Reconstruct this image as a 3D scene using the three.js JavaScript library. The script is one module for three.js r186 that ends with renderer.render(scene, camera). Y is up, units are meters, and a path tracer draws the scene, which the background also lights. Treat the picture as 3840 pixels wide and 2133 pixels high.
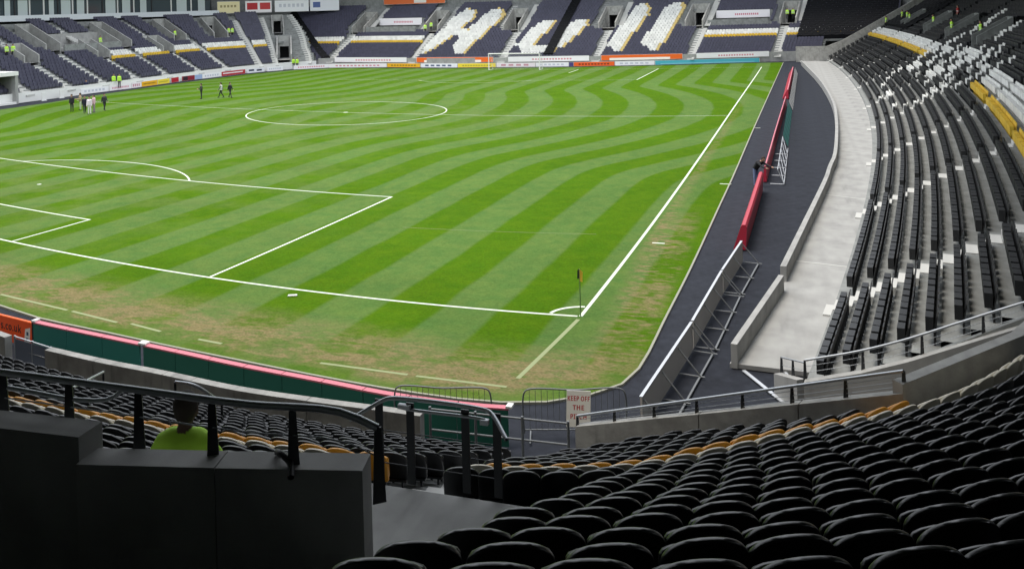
import * as THREE from 'three';
import { mergeGeometries, mergeVertices, toCreasedNormals } from 'three/addons/utils/BufferGeometryUtils.js';
import { RoundedBoxGeometry } from 'three/addons/geometries/RoundedBoxGeometry.js';
import { MarchingCubes } from 'three/addons/objects/MarchingCubes.js';

// ------------------------------------------------------------------ camera, sky, sun, exposure
const scene = new THREE.Scene();
const PW = 3840, PH = 2133;                       // size of the photograph in pixels
const EYE = new THREE.Vector3(6.98, 9.9, 28.23), YAW = -0.306, ROLL = -0.027, FOCAL = 3277, CX = 1920, CY = 12.7;
const camera = new THREE.PerspectiveCamera(2 * Math.atan(PH / 2 / FOCAL) * 180 / Math.PI, PW / PH, 0.3, 900);
const fwd = new THREE.Vector3(Math.sin(YAW), 0, -Math.cos(YAW));
const r0 = new THREE.Vector3(Math.cos(YAW), 0, Math.sin(YAW)), u0 = new THREE.Vector3(0, 1, 0);
const right = r0.clone().multiplyScalar(Math.cos(ROLL)).addScaledVector(u0, Math.sin(ROLL));
const up = u0.clone().multiplyScalar(Math.cos(ROLL)).addScaledVector(r0, -Math.sin(ROLL));
camera.position.copy(EYE);
camera.quaternion.setFromRotationMatrix(new THREE.Matrix4().makeBasis(right, up, fwd.clone().negate()));
camera.setViewOffset(PW, PH, 0, PH / 2 - CY, PW, PH);   // the picture is the lower part of a level, wide view

// overcast sky: brighter towards the zenith, even all round
{
  const w = 64, h = 32, d = new Float32Array(w * h * 4);
  for (let j = 0; j < h; j++) {
    const el = Math.max(0, Math.sin((j + .5) / h * Math.PI - Math.PI / 2)), L = .62 + .5 * el;
    for (let i = 0; i < w; i++) { const k = (j * w + i) * 4; d[k] = L * .95; d[k + 1] = L; d[k + 2] = L * 1.07; d[k + 3] = 1; }
  }
  const sky = new THREE.DataTexture(d, w, h, THREE.RGBAFormat, THREE.FloatType);
  sky.mapping = THREE.EquirectangularReflectionMapping; sky.magFilter = THREE.LinearFilter; sky.needsUpdate = true;
  scene.background = sky; scene.environment = sky;
}
const sun = new THREE.DirectionalLight(0xfff4e4, 1.2);
sun.position.set(-70, 150, -20); sun.target.position.set(-30, 0, -45);
sun.castShadow = true; sun.shadow.radius = 40; sun.shadow.mapSize.set(2048, 2048);
Object.assign(sun.shadow.camera, { left: -120, right: 120, top: 120, bottom: -120, near: 1, far: 400 });
scene.add(sun, sun.target);

const renderer = new THREE.WebGLRenderer({ antialias: true });
renderer.toneMapping = THREE.LinearToneMapping;
renderer.toneMappingExposure = 2.1;
renderer.shadowMap.enabled = true;

// ------------------------------------------------------------------ helpers
let seed = 12345;
const rnd = () => ((seed = (seed * 1664525 + 1013904223) >>> 0) / 4294967296);
const rr = (a, b) => a + (b - a) * rnd();
const V = (x, y, z) => new THREE.Vector3(x, y, z);
const lerp = (a, b, t) => a + (b - a) * t, clamp = (x, a, b) => Math.min(b, Math.max(a, x)), smooth = (a, b, x) => { const t = clamp((x - a) / (b - a), 0, 1); return t * t * (3 - 2 * t); };
// the point at height h that the photograph shows at pixel (px, py)
function at(px, py, h = 0) {
  const d = right.clone().multiplyScalar((px - CX) / FOCAL).addScaledVector(up, -(py - CY) / FOCAL).add(fwd);
  return EYE.clone().addScaledVector(d, (h - EYE.y) / d.y);
}
// lattice noise
const PERM = new Uint8Array(65536); for (let i = 0; i < 65536; i++) PERM[i] = rnd() * 256;
const hash2 = (x, y) => PERM[((x & 255) << 8) | (y & 255)] / 255;
function vnoise(x, y) {
  const xi = Math.floor(x), yi = Math.floor(y), fx = x - xi, fy = y - yi, sx = fx * fx * (3 - 2 * fx), sy = fy * fy * (3 - 2 * fy);
  return lerp(lerp(hash2(xi, yi), hash2(xi + 1, yi), sx), lerp(hash2(xi, yi + 1), hash2(xi + 1, yi + 1), sx), sy);
}
const fbm = (x, y, o = 4) => { let s = 0, a = .5, t = 0; for (let i = 0; i < o; i++) { s += a * vnoise(x, y); t += a; a *= .5; x = x * 2.03 + 17; y = y * 2.03 + 31; } return s / t; };
function dataTex(n, fn, { repeat = 1, srgb = true, m = n } = {}) {
  const d = new Uint8Array(n * m * 4);
  for (let j = 0; j < m; j++) for (let i = 0; i < n; i++) { const c = fn(i / n, j / m, i, j), k = (j * n + i) * 4; d[k] = c[0]; d[k + 1] = c[1]; d[k + 2] = c[2]; d[k + 3] = 255; }
  const t = new THREE.DataTexture(d, n, m); t.wrapS = t.wrapT = THREE.RepeatWrapping; t.magFilter = THREE.LinearFilter; t.minFilter = THREE.LinearMipmapLinearFilter; t.generateMipmaps = true;
  if (srgb) t.colorSpace = THREE.SRGBColorSpace; t.repeat.set(repeat, repeat); t.needsUpdate = true; return t;
}
const toS = (x) => Math.round(255 * clamp(x <= .0031308 ? x * 12.92 : 1.055 * Math.pow(x, 1 / 2.4) - .055, 0, 1));
const lin = (r, g, b) => new THREE.Color().setRGB(r, g, b);
const mat = (c, o = {}) => new THREE.MeshStandardMaterial({ color: Array.isArray(c) ? lin(...c) : c, roughness: .7, metalness: 0, side: THREE.DoubleSide, ...o });
// periodic fbm for tiling textures
const tnoise = (u, v, f, o = 4) => { let s = 0, a = .5, t = 0; for (let i = 0; i < o; i++) { const x = u * f, y = v * f, xi = Math.floor(x), yi = Math.floor(y), fx = x - xi, fy = y - yi, sx = fx * fx * (3 - 2 * fx), sy = fy * fy * (3 - 2 * fy), g = (p, q) => hash2(((p % f) + f) % f + i * 7, ((q % f) + f) % f + i * 13); s += a * lerp(lerp(g(xi, yi), g(xi + 1, yi), sx), lerp(g(xi, yi + 1), g(xi + 1, yi + 1), sx), sy); t += a; a *= .5; f *= 2; } return s / t; };
function grainMap(base, amp, f, n = 512, streak = 0) {
  return dataTex(n, (u, v) => { let k = 1 + amp * (tnoise(u, v, f, 5) - .5) * 2 + amp * .5 * (rnd() - .5); if (streak) k *= 1 - streak * Math.pow(tnoise(u, v * .25, f * 2, 3), 3); return base.map((b) => toS(b * k)); });
}
const concreteMap = grainMap([.36, .355, .335], .30, 6, 512, .5), concreteBump = dataTex(256, (u, v) => { const g = 255 * tnoise(u, v, 32, 3); return [g, g, g]; }, { srgb: false });
const paleMap = grainMap([.345, .345, .335], .20, 5, 512, .35), greyMap = grainMap([.235, .245, .24], .30, 6, 512, .4);
const asphaltMap = grainMap([.024, .027, .036], .35, 10);
const M = {
  concrete: mat([1, 1, 1], { map: concreteMap, bumpMap: concreteBump, bumpScale: .004, roughness: .88 }),
  pale: mat([1, 1, 1], { map: paleMap, roughness: .85 }),
  grey: mat([1, 1, 1], { map: greyMap, roughness: .85 }),
  step: mat([.52, .52, .50], { roughness: .85 }),
  asphalt: new THREE.MeshPhysicalMaterial({ map: asphaltMap, roughness: .95, specularIntensity: .35, bumpMap: concreteBump, bumpScale: .003, side: THREE.DoubleSide }),
  white: mat([.78, .78, .76], { roughness: .6 }), black: mat([.012, .012, .014], { roughness: .55 }),
  tarp: new THREE.MeshPhysicalMaterial({ color: lin(.007, .0075, .009), roughness: .9, specularIntensity: .25, side: THREE.DoubleSide }),
  steel: mat([.42, .44, .46], { roughness: .42, metalness: .8 }), darkSteel: mat([.035, .038, .042], { roughness: .45, metalness: .3 }),
  galv: mat([.55, .57, .6], { roughness: .5, metalness: .5 }), dull: mat([.20, .21, .22], { roughness: .6, metalness: .4 }),
  line: mat([.62, .66, .56], { roughness: .9 }), faintLine: mat([.26, .30, .15], { roughness: .95 }),
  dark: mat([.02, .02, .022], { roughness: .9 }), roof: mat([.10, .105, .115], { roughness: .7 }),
  glass: mat([.06, .08, .09], { roughness: .08, metalness: .0 }),
  red: mat([.42, .02, .045], { roughness: .5 }), pink: mat([.62, .17, .22], { roughness: .55 }),
};
function metreUV(g, s = 1) {                      // texture coordinates in metres, by the face's main axis
  if (g.index) g = g.toNonIndexed();
  if (!g.attributes.normal) g.computeVertexNormals();
  const p = g.attributes.position, uv = new Float32Array(p.count * 2), a = V(), b = V(), c = V();
  for (let i = 0; i < p.count; i += 3) {
    a.fromBufferAttribute(p, i); b.fromBufferAttribute(p, i + 1); c.fromBufferAttribute(p, i + 2);
    const n = b.clone().sub(a).cross(c.clone().sub(a)), ax = Math.abs(n.x), ay = Math.abs(n.y), az = Math.abs(n.z);
    [a, b, c].forEach((q, j) => { const k = (i + j) * 2; if (ay >= ax && ay >= az) { uv[k] = q.x * s; uv[k + 1] = q.z * s; } else if (ax > az) { uv[k] = q.z * s; uv[k + 1] = q.y * s; } else { uv[k] = q.x * s; uv[k + 1] = q.y * s; } });
  }
  g.setAttribute('uv', new THREE.BufferAttribute(uv, 2)); return g;
}
const clean = (g) => { g = g.index ? g.toNonIndexed() : g; for (const k of Object.keys(g.attributes)) if (!['position', 'normal', 'uv'].includes(k)) g.deleteAttribute(k); if (!g.attributes.uv) g.setAttribute('uv', new THREE.BufferAttribute(new Float32Array(g.attributes.position.count * 2), 2)); return g; };
const merge = (l) => l.length === 1 ? clean(l[0]) : mergeGeometries(l.map(clean));
const taken = {};
function numbered(n) { const k = taken[n] ?? 0; taken[n] = k + 1; return k ? `${n}_${String(k).padStart(3, '0')}` : n; }
function tag(o, label, category, group, kind) { o.userData = { ...o.userData, label, category }; if (group) o.userData.group = group; if (kind) o.userData.kind = kind; return o; }
function mesh(name, geo, m, parent) { const o = new THREE.Mesh(Array.isArray(geo) ? merge(geo) : geo, m); o.castShadow = o.receiveShadow = true; o.name = parent === scene ? numbered(name) : name; parent.add(o); return o; }
function struct(name, geo, m, label, category) { const o = mesh(name, geo, m, scene); o.userData = { kind: 'structure', label, category }; return o; }
function thing(name, label, category, pos = [0, 0, 0], turn = 0, group) { const o = new THREE.Group(); o.name = numbered(name); o.position.set(...pos); o.rotation.y = turn; tag(o, label, category, group); scene.add(o); return o; }
const box = (w, h, d, x = 0, y = 0, z = 0, ry = 0) => { const g = new THREE.BoxGeometry(w, h, d); if (ry) g.rotateY(ry); return g.translate(x, y, z); };
function rod(a, b, r, n = 6) { const d = b.clone().sub(a), g = new THREE.CylinderGeometry(r, r, d.length(), n); g.applyQuaternion(new THREE.Quaternion().setFromUnitVectors(V(0, 1, 0), d.normalize())); return g.translate((a.x + b.x) / 2, (a.y + b.y) / 2, (a.z + b.z) / 2); }
function bar(a, b, w, h) { const d = b.clone().sub(a), g = new THREE.BoxGeometry(d.length(), h, w); const m = new THREE.Matrix4(), x = d.clone().normalize(), z = V(0, 1, 0).cross(x).negate().normalize(), y = z.clone().cross(x); m.makeBasis(x, y, z); g.applyMatrix4(m); return g.translate((a.x + b.x) / 2, (a.y + b.y) / 2, (a.z + b.z) / 2); }
const tube = (pts, r, seg, n = 8) => new THREE.TubeGeometry(new THREE.CatmullRomCurve3(pts, false, 'centripetal'), seg ?? pts.length * 4, r, n);
function quads(list) { const p = []; for (const [a, b, c, d] of list) for (const q of [a, b, c, a, c, d]) p.push(q.x, q.y, q.z); const g = new THREE.BufferGeometry(); g.setAttribute('position', new THREE.Float32BufferAttribute(p, 3)); g.computeVertexNormals(); return g; }
// plan curve through [x, z] points, resampled evenly
function planCurve(pts, n) { const c = new THREE.CatmullRomCurve3(pts.map(([x, z]) => V(x, 0, z)), false, 'catmullrom', .5); c.arcLengthDivisions = 400; return n ? c.getSpacedPoints(n) : c; }
// a wall with thickness along plan points; heights base..top may vary
function wallGeo(pts, base, top, th, side = 1) {
  const q = [], n = pts.length, off = pts.map((p, i) => { const a = pts[Math.max(0, i - 1)], b = pts[Math.min(n - 1, i + 1)], d = V(b.x - a.x, 0, b.z - a.z).normalize(); return V(p.x - d.z * th * side, 0, p.z + d.x * th * side); });
  const H = (f, i) => typeof f === 'function' ? f(i / (n - 1)) : f, P = (l, i, f) => V(l[i].x, H(f, i), l[i].z);
  for (let i = 0; i < n - 1; i++) {
    q.push([P(pts, i, base), P(pts, i + 1, base), P(pts, i + 1, top), P(pts, i, top)], [P(off, i + 1, base), P(off, i, base), P(off, i, top), P(off, i + 1, top)], [P(pts, i, top), P(pts, i + 1, top), P(off, i + 1, top), P(off, i, top)]);
  }
  q.push([P(off, 0, base), P(pts, 0, base), P(pts, 0, top), P(off, 0, top)], [P(pts, n - 1, base), P(off, n - 1, base), P(off, n - 1, top), P(pts, n - 1, top)]);
  return metreUV(quads(q), .5);
}
function ribbon(a, b, y) { const q = []; const Y = (i) => Array.isArray(y) ? y[i] : y; for (let i = 0; i < a.length - 1; i++) q.push([V(a[i].x, Y(0), a[i].z), V(b[i].x, Y(1) ?? Y(0), b[i].z), V(b[i + 1].x, Y(1) ?? Y(0), b[i + 1].z), V(a[i + 1].x, Y(0), a[i + 1].z)]); const g = quads(q); const n = g.attributes.normal; if (n.getY(0) < 0) { const p = g.attributes.position.array; for (let i = 0; i < p.length; i += 9) for (let k = 0; k < 3; k++) { const t = p[i + 3 + k]; p[i + 3 + k] = p[i + 6 + k]; p[i + 6 + k] = t; } g.computeVertexNormals(); } return g; }
function inPoly(x, y, P) { let c = false; for (let i = 0, j = P.length - 1; i < P.length; j = i++) if ((P[i][1] > y) !== (P[j][1] > y) && x < (P[j][0] - P[i][0]) * (y - P[i][1]) / (P[j][1] - P[i][1]) + P[i][0]) c = !c; return c; }
const interp = (x, xs, ys) => { if (x <= xs[0]) return ys[0]; for (let i = 1; i < xs.length; i++) if (x <= xs[i]) return lerp(ys[i - 1], ys[i], (x - xs[i - 1]) / (xs[i] - xs[i - 1])); return ys[ys.length - 1]; };

// ------------------------------------------------------------------ ground, pitch, markings
struct('ground', metreUV(new THREE.PlaneGeometry(1200, 1200).rotateX(-Math.PI / 2).translate(0, -.03, 0), .4), M.asphalt, 'dark grey tarmac ground around the grass pitch', 'ground');
// survey of the pitch: (u metres from the near touchline, v metres from the near goal line) to the site's x, z and back
const poly4 = (c, a, b) => { let s = 0, n = 0; for (let i = 0; i <= 4; i++) for (let j = 0; j <= 4 - i; j++) s += c[n++] * a ** i * b ** j; return s; };
const SX = [.508, 2.328, -1.703, 1.049, -.222, -50.044, 3.418, -2.671, .434, -7.31, 2.389, .068, 1.546, -.77, -.136], SZ = [1.454, -43.754, -6.502, 3, -.632, 2.629, 14.082, -7.022, 1.048, -21.571, 5.071, .669, 6.931, -2.475, -.716];
const SU = [.589, -2.47, -2.046, -1.383, -.327, -50.057, 4.061, 4.347, 1.111, -8.038, -4.213, -.8, -1.492, -.408, -.259], SV = [1.719, -56.688, -7.845, -4.345, -1.015, -2.99, 16.732, 13.325, 3.341, -23.94, -12.3, -2.232, -5.366, -1.413, -.881];
const site = (u, v) => V(poly4(SX, u / 50, v / 50), 0, poly4(SZ, u / 50, v / 50));
const PLEN = 101.5, PWID = 68;
// edge of the grass (kerb line), as it runs on the site
const kerbPts = [[2940, 234], [2845, 447], [2761, 643], [2696, 786], [2598, 1000], [2496, 1203], [2442, 1316], [2398, 1389], [2364, 1428], [2310, 1455], [2239, 1478], [2130, 1505], [2020, 1513], [1900, 1514], [1747, 1503], [1473, 1465], [1200, 1416], [900, 1356], [629, 1301], [419, 1255], [143, 1196], [0, 1150]].map(([x, y]) => { const p = at(x, y); return [p.x, p.z]; });
const kerbLine = planCurve([...kerbPts, [-32, 1.5], [-60, -6]], 160);
const grassPoly = [...kerbLine, V(-76, 0, -20), V(-73.9, 0, -44), V(-73.8, 0, -50), V(-74.6, 0, -60), V(-74.6, 0, -70), V(-74.3, 0, -80), V(-73, 0, -90), V(-70, 0, -97), V(-65, 0, -100.6), V(-60, 0, -100.9), V(-45, 0, -98.9), V(-27, 0, -100.2), V(-15, 0, -102.6), V(-5, 0, -105.2), V(2, 0, -107.6), V(5.8, 0, -108.6)];
// split by a line across the pitch so that the near half gets the finer texture
const clipZ = (P, z, keepNear) => { const out = [], ins = (q) => keepNear ? q.z >= z : q.z <= z; P.forEach((a, i) => { const b = P[(i + 1) % P.length]; if (ins(a)) out.push(a); if (ins(a) !== ins(b)) out.push(a.clone().lerp(b, (z - a.z) / (b.z - a.z))); }); return out; };
const bladeBump = dataTex(256, (u, v) => { const g = 255 * (.5 * rnd() + .5 * tnoise(u, v, 24, 3)); return [g, g, g]; }, { srgb: false });
function grassColor(x, z) {
  const u = poly4(SU, x / 50, z / 50), v = poly4(SV, x / 50, z / 50);
  // mown bands: along the pitch, swinging out towards the touchlines about the halfway line
  const uu = u > 34 ? 68 - u : u, dv = v - 53, w = Math.max(0, 29 - .45 * uu), q = w * w - dv * dv, soft = dv < 0 ? 150 : 40;
  const un = uu + .0054 * (q + Math.sqrt(q * q + soft * soft)) + .14 * (fbm(x * .5, z * .5, 2) - .5);
  let ph = ((un - 2.7) / 3.8) % 1; if (ph < 0) ph += 1;
  const e = .06, light = ph < .5 + e ? smooth(-e / 2, e / 2, ph) * (1 - smooth(.5 - e / 2, .5 + e / 2, ph)) : ph > 1 - e / 2 ? smooth(1 - e / 2, 1 + e / 2, ph) : 0;
  const mown = u > -4.5 && v > -4.5 ? 1 : .35;
  const n1 = fbm(x * .35, z * .35, 3), n2 = fbm(x * 2.1 + 50, z * 2.1, 3), n3 = vnoise(x * 13, z * 13 + 9), g3 = rnd();
  const L = lerp(.5, light, mown * .92);
  let c = [lerp(.054, .081, L), lerp(.121, .144, L), lerp(.003, .035, L)];
  const k = .78 + .20 * n1 + .20 * n2 + .16 * n3 + .34 * (g3 - .5);
  c = c.map((s) => s * k); c[0] *= .86 + .3 * n2;
  // the middle of the pitch and the goal mouths are thinner and yellower
  const thin = .5 * smooth(22, 4, Math.hypot((u - 34) * .8, v - 14)) + .45 * smooth(30, 6, Math.hypot(u - 34, (v - 48) * .9)) + .25 * smooth(26, 8, Math.hypot(u - 34, v - 92)), tk = thin * smooth(.3, .75, fbm(x * .6 + 7, z * .6, 4));
  c = [lerp(c[0], .108 * k, tk), lerp(c[1], .146 * k, tk), lerp(c[2], .044 * k, tk)];
  // worn, bleached ground: behind the goal line and along the outside of the touchline
  const ke = interp(-x, [-3, 0, 3, 8, 14, 19, 40], [6.2, 7.6, 7.75, 7.1, 6.2, 5.1, 0]) - z, behind = smooth(4.4, 1.7, ke) * (1 - .8 * smooth(.8, .25, ke)) * smooth(4.5, .5, x), along = smooth(1.0, 1.7, x) * smooth(3.2, 2.6, x) * smooth(-15, -8, z) * smooth(6, 1, z);
  const scuff = smooth(.12, .3, -u) * smooth(1.0, .45, -u) * smooth(4, 14, v) * smooth(75, 40, v) * .5;
  if (behind + along + scuff > .01) {
    const pn = fbm(x * .8 + 3, z * 1.6, 4), pm = fbm(x * 3.4, z * 8 + 40, 4), pf = vnoise(x * 21 + 5, z * 34);
    const wear = clamp(behind * (.25 + .75 * smooth(.30, .64, pn * .62 + pm * .38)) + along * smooth(.36, .66, pn * .5 + pm * .5) * .85 + scuff * smooth(.3, .6, pm), 0, 1) * (.45 + .6 * smooth(.15, .6, pf * .5 + pm * .5));
    const soil = [.175 + .05 * pm, .147 + .03 * pm, .084].map((s) => s * (.62 + .3 * pf + .45 * g3));
    c = c.map((s, i) => lerp(s, soil[i], clamp(wear, 0, .92)));
  }
  return c.map(toS);
}
for (const [z0, z1, nm, lb] of [[-36, 9, true, 'striped green mown grass with worn bare patches in the near half of the pitch'], [-112, -36, false, 'striped green mown grass in the far half of the pitch']]) {
  const P = clipZ(grassPoly, -36, nm), g = new THREE.ShapeGeometry(new THREE.Shape(P.map((p) => new THREE.Vector2(p.x, -p.z)))).rotateX(-Math.PI / 2);
  const X0 = -80, X1 = 8, p = g.attributes.position, uv = new Float32Array(p.count * 2);
  for (let i = 0; i < p.count; i++) { uv[i * 2] = (p.getX(i) - X0) / (X1 - X0); uv[i * 2 + 1] = (p.getZ(i) - z0) / (z1 - z0); }
  g.setAttribute('uv', new THREE.BufferAttribute(uv, 2));
  const tex = dataTex(2048, (a, b) => grassColor(lerp(X0, X1, a), lerp(z0, z1, b)), { m: nm ? 2048 : 1024 });
  tex.wrapS = tex.wrapT = THREE.ClampToEdgeWrapping;
  const bump = bladeBump.clone(); bump.repeat.set(44, (z1 - z0) / 2); bump.needsUpdate = true;
  struct('grass_pitch', g, new THREE.MeshPhysicalMaterial({ map: tex, bumpMap: bump, bumpScale: .03, roughness: 1, specularIntensity: .06, side: THREE.DoubleSide }), lb, 'grass');
}
// painted lines (sheets 4 mm above the grass)
function lineGeo(uvs, w = .12, y = .006) { const pts = uvs.map(([u, v]) => site(u, v)), a = [], b = []; pts.forEach((p, i) => { const q = pts[Math.max(0, i - 1)], r = pts[Math.min(pts.length - 1, i + 1)], d = V(r.x - q.x, 0, r.z - q.z).normalize(); a.push(V(p.x - d.z * w / 2, 0, p.z + d.x * w / 2)); b.push(V(p.x + d.z * w / 2, 0, p.z - d.x * w / 2)); }); return ribbon(a, b, y); }
const seg = (u1, v1, u2, v2, n = 24) => Array.from({ length: n + 1 }, (_, i) => [lerp(u1, u2, i / n), lerp(v1, v2, i / n)]);
const arc = (cu, cv, r, a0, a1, n = 48) => Array.from({ length: n + 1 }, (_, i) => { const a = lerp(a0, a1, i / n); return [cu + r * Math.cos(a), cv + r * Math.sin(a)]; });
const mark = (name, label, list, m = M.line) => struct(name, list, m, label, 'pitch marking');
mark('touchline_marking', 'thick white touchline along the dark track side', [lineGeo(seg(0, 0, 0, PLEN, 60), .12)]);
mark('goal_line_marking', 'white goal line across the worn end of the pitch', [lineGeo(seg(.1, 0, 68, 0, 60), .105)]);
mark('far_goal_line_marking', 'white goal line under the far goal', [lineGeo(seg(.1, PLEN, 68, PLEN, 60), .06)]);
mark('halfway_line_marking', 'faint white halfway line across the pitch', [lineGeo(seg(.1, PLEN / 2, 67.9, PLEN / 2, 60), .07)]);
mark('centre_circle_marking', 'white centre circle around the halfway line', [lineGeo(arc(34, PLEN / 2, 9.15, 0, Math.PI * 2, 96), .11, .009), lineGeo(arc(34, PLEN / 2, .12, 0, 6.28, 12), .24, .012)]);
mark('penalty_area_marking', 'white penalty area outline at the worn end with its arc', [lineGeo(seg(13.84, .1, 13.84, 16.44), .115), lineGeo(seg(13.78, 16.5, 54.2, 16.5, 40), .10), lineGeo(arc(34, 11, 9.15, Math.PI - .645, .645), .10, .009), lineGeo(arc(34, 11, .07, 0, 6.28, 10), .13)]);
mark('goal_area_marking', 'white goal area outline at the worn end', [lineGeo(seg(24.84, .1, 24.84, 5.44), .11), lineGeo(seg(24.78, 5.5, 43.2, 5.5), .10)]);
mark('far_penalty_area_marking', 'white penalty area outline in front of the far goal', [lineGeo(seg(13.84, PLEN - .1, 13.84, PLEN - 16.44), .13), lineGeo(seg(13.78, PLEN - 16.5, 54.2, PLEN - 16.5, 40), .05), lineGeo(seg(24.84, PLEN - .1, 24.84, PLEN - 5.5), .13), lineGeo(arc(34, PLEN - 11, 9.15, -.645, -Math.PI + .645), .07)]);
mark('corner_arc_marking', 'small white quarter circle beside the corner flag', [lineGeo(arc(0, 0, 1, .12, Math.PI / 2 - .1, 14), .12, .009)]);
mark('faint_line_marking', 'pale broken old lines worn into the bare end of the pitch', [
  ...[[0, 1104, 250, 1163], [268, 1167, 436, 1209], [490, 1214, 600, 1243], [742, 1272, 830, 1289], [1200, 1361, 1528, 1405], [1560, 1410, 1900, 1451]].map(([a, b, c, d]) => { const p = at(a, b), q = at(c, d), n = V(q.x - p.x, 0, q.z - p.z).normalize(); const o = V(-n.z * .05, 0, n.x * .05); return ribbon([p.clone().add(o), q.clone().add(o)], [p.clone().sub(o), q.clone().sub(o)], .005); }),
  lineGeo(seg(.0, -.3, .3, -5.6), .13, .005), lineGeo(seg(2, 10.9, 10.5, 10.3), .025, .005)], M.faintLine);
for (const [x, y, w] of [[2470, 912, .5], [2722, 690, .6], [2840, 480, .5]]) { const p = at(x, y); struct('tick_marking', [box(w, .004, .12, p.x, .006, p.z)], M.line, 'short white tick painted outside the touchline', 'pitch marking'); }
// kerb: thin pale edging of the grass
{ const a = kerbLine, n = a.length, b = a.map((p, i) => { const q = a[Math.max(0, i - 1)], r = a[Math.min(n - 1, i + 1)], d = V(r.x - q.x, 0, r.z - q.z).normalize(); return V(p.x - d.z * .09, 0, p.z + d.x * .09); }); struct('pitch_kerb', [wallGeo(a, -.03, .03, .07, 1)], mat([.30, .30, .24], { roughness: .9 }), 'narrow pale kerb edging the grass', 'kerb'); void b; }

// ------------------------------------------------------------------ seats
const SHADED_YELLOW = lin(.62, .27, .015), YELLOW = lin(.72, .47, .04), PALEY = lin(.72, .55, .22), WHITE = lin(.82, .82, .79), CREAM = lin(.66, .60, .47), BLACK = lin(.005, .005, .006), LIT_BLACK = lin(.072, .071, .110), CHAR = lin(.011, .012, .014);  // navy tone: the black seat, with open-sky light put into its colour
// one moulded seat: back shell with a rounded, rolled top; tip-up pan; bracket. Local: floor at y = 0, front is +z
function shellGeo(wid, y0, y1, arch, th, curve, lean, cs, bev) {
  const s = new THREE.Shape(), w = wid / 2, r = .04;
  s.moveTo(-w + r, y0); s.lineTo(w - r, y0); s.quadraticCurveTo(w, y0, w, y0 + r); s.lineTo(w, y1 - arch);
  s.bezierCurveTo(w, y1 - arch * .5, w * .66, y1, 0, y1); s.bezierCurveTo(-w * .66, y1, -w, y1 - arch * .5, -w, y1 - arch); s.lineTo(-w, y0 + r); s.quadraticCurveTo(-w, y0, -w + r, y0);
  const g = new THREE.ExtrudeGeometry(s, { depth: th, bevelEnabled: bev > 0, bevelThickness: .012, bevelSize: .012, bevelSegments: bev, curveSegments: cs, steps: 1 });
  const p = g.attributes.position;
  for (let i = 0; i < p.count; i++) { const x = p.getX(i), y = p.getY(i); p.setZ(i, p.getZ(i) + curve * (x / w) ** 2 - lean * (y - y0)); }
  return g;
}
const smoothGeo = (g) => toCreasedNormals(g, .9);
function panGeo() { const g = shellGeo(.42, .36, .70, .06, .03, .02, .10, 4, 1); return g.translate(0, 0, .075); }
const backGeo = smoothGeo(shellGeo(.45, .34, .80, .16, .022, .045, .20, 12, 3)), panG = smoothGeo(panGeo()), bracketGeo = merge([box(.03, .30, .05, -.15, .2, .02), box(.03, .30, .05, .15, .2, .02), box(.42, .03, .04, 0, .33, .02)]);
const seatMat = (c, r = .32) => mat([c.r, c.g, c.b], { roughness: r });
const SM = { black: seatMat(BLACK, .30), cream: seatMat(CREAM, .4), amber: seatMat(SHADED_YELLOW, .4) };  // amber: the yellow seat with the stand's shade put into its colour
// plain version for the thousands further off: arched back, folded pan, two feet
const farSeat = (W2, D2) => {
  const s = new THREE.Shape(); const w = W2 / 2; s.moveTo(-w, .30); s.lineTo(w, .30); s.lineTo(w, .70); s.lineTo(w * .72, .79); s.lineTo(0, .81); s.lineTo(-w * .72, .79); s.lineTo(-w, .70); s.closePath();
  const b = new THREE.ExtrudeGeometry(s, { depth: .03, bevelEnabled: false }); const p = b.attributes.position; for (let i = 0; i < p.count; i++) p.setZ(i, p.getZ(i) - .18 * (p.getY(i) - .36));
  const pan = box(W2 * .94, .34, D2, 0, .50, .04 + D2 / 2); const f1 = box(.03, .36, .05, -.14, .18, .02), f2 = box(.03, .36, .05, .14, .18, .02);
  return merge([b, pan, f1, f2]);
};
const frontSeatGeo = farSeat(.475, .07), sideSeatGeo = farSeat(.40, .17);
const farSeatMat = mat([1, 1, 1], { roughness: .5 });
function seatField(name, label, list, geo = frontSeatGeo) {           // list: {x, y, z, turn, c}
  const o = new THREE.InstancedMesh(geo, farSeatMat, list.length), m = new THREE.Matrix4(), q = new THREE.Quaternion(), Y = V(0, 1, 0), one = V(1, 1, 1), c = new THREE.Color();
  list.forEach((s, i) => { q.setFromAxisAngle(Y, s.turn); o.setMatrixAt(i, m.compose(V(s.x, s.y, s.z), q, s.sx ? V(s.sx, s.c === WHITE || s.c === YELLOW ? 1.08 : 1, 1) : one)); const k = .88 + .2 * rnd(); o.setColorAt(i, c.setRGB(s.c.r * k, s.c.g * k, s.c.b * k)); });
  o.castShadow = o.receiveShadow = true; o.name = numbered(name); tag(o, label, 'seats', null, 'stuff'); scene.add(o); return o;
}
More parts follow.
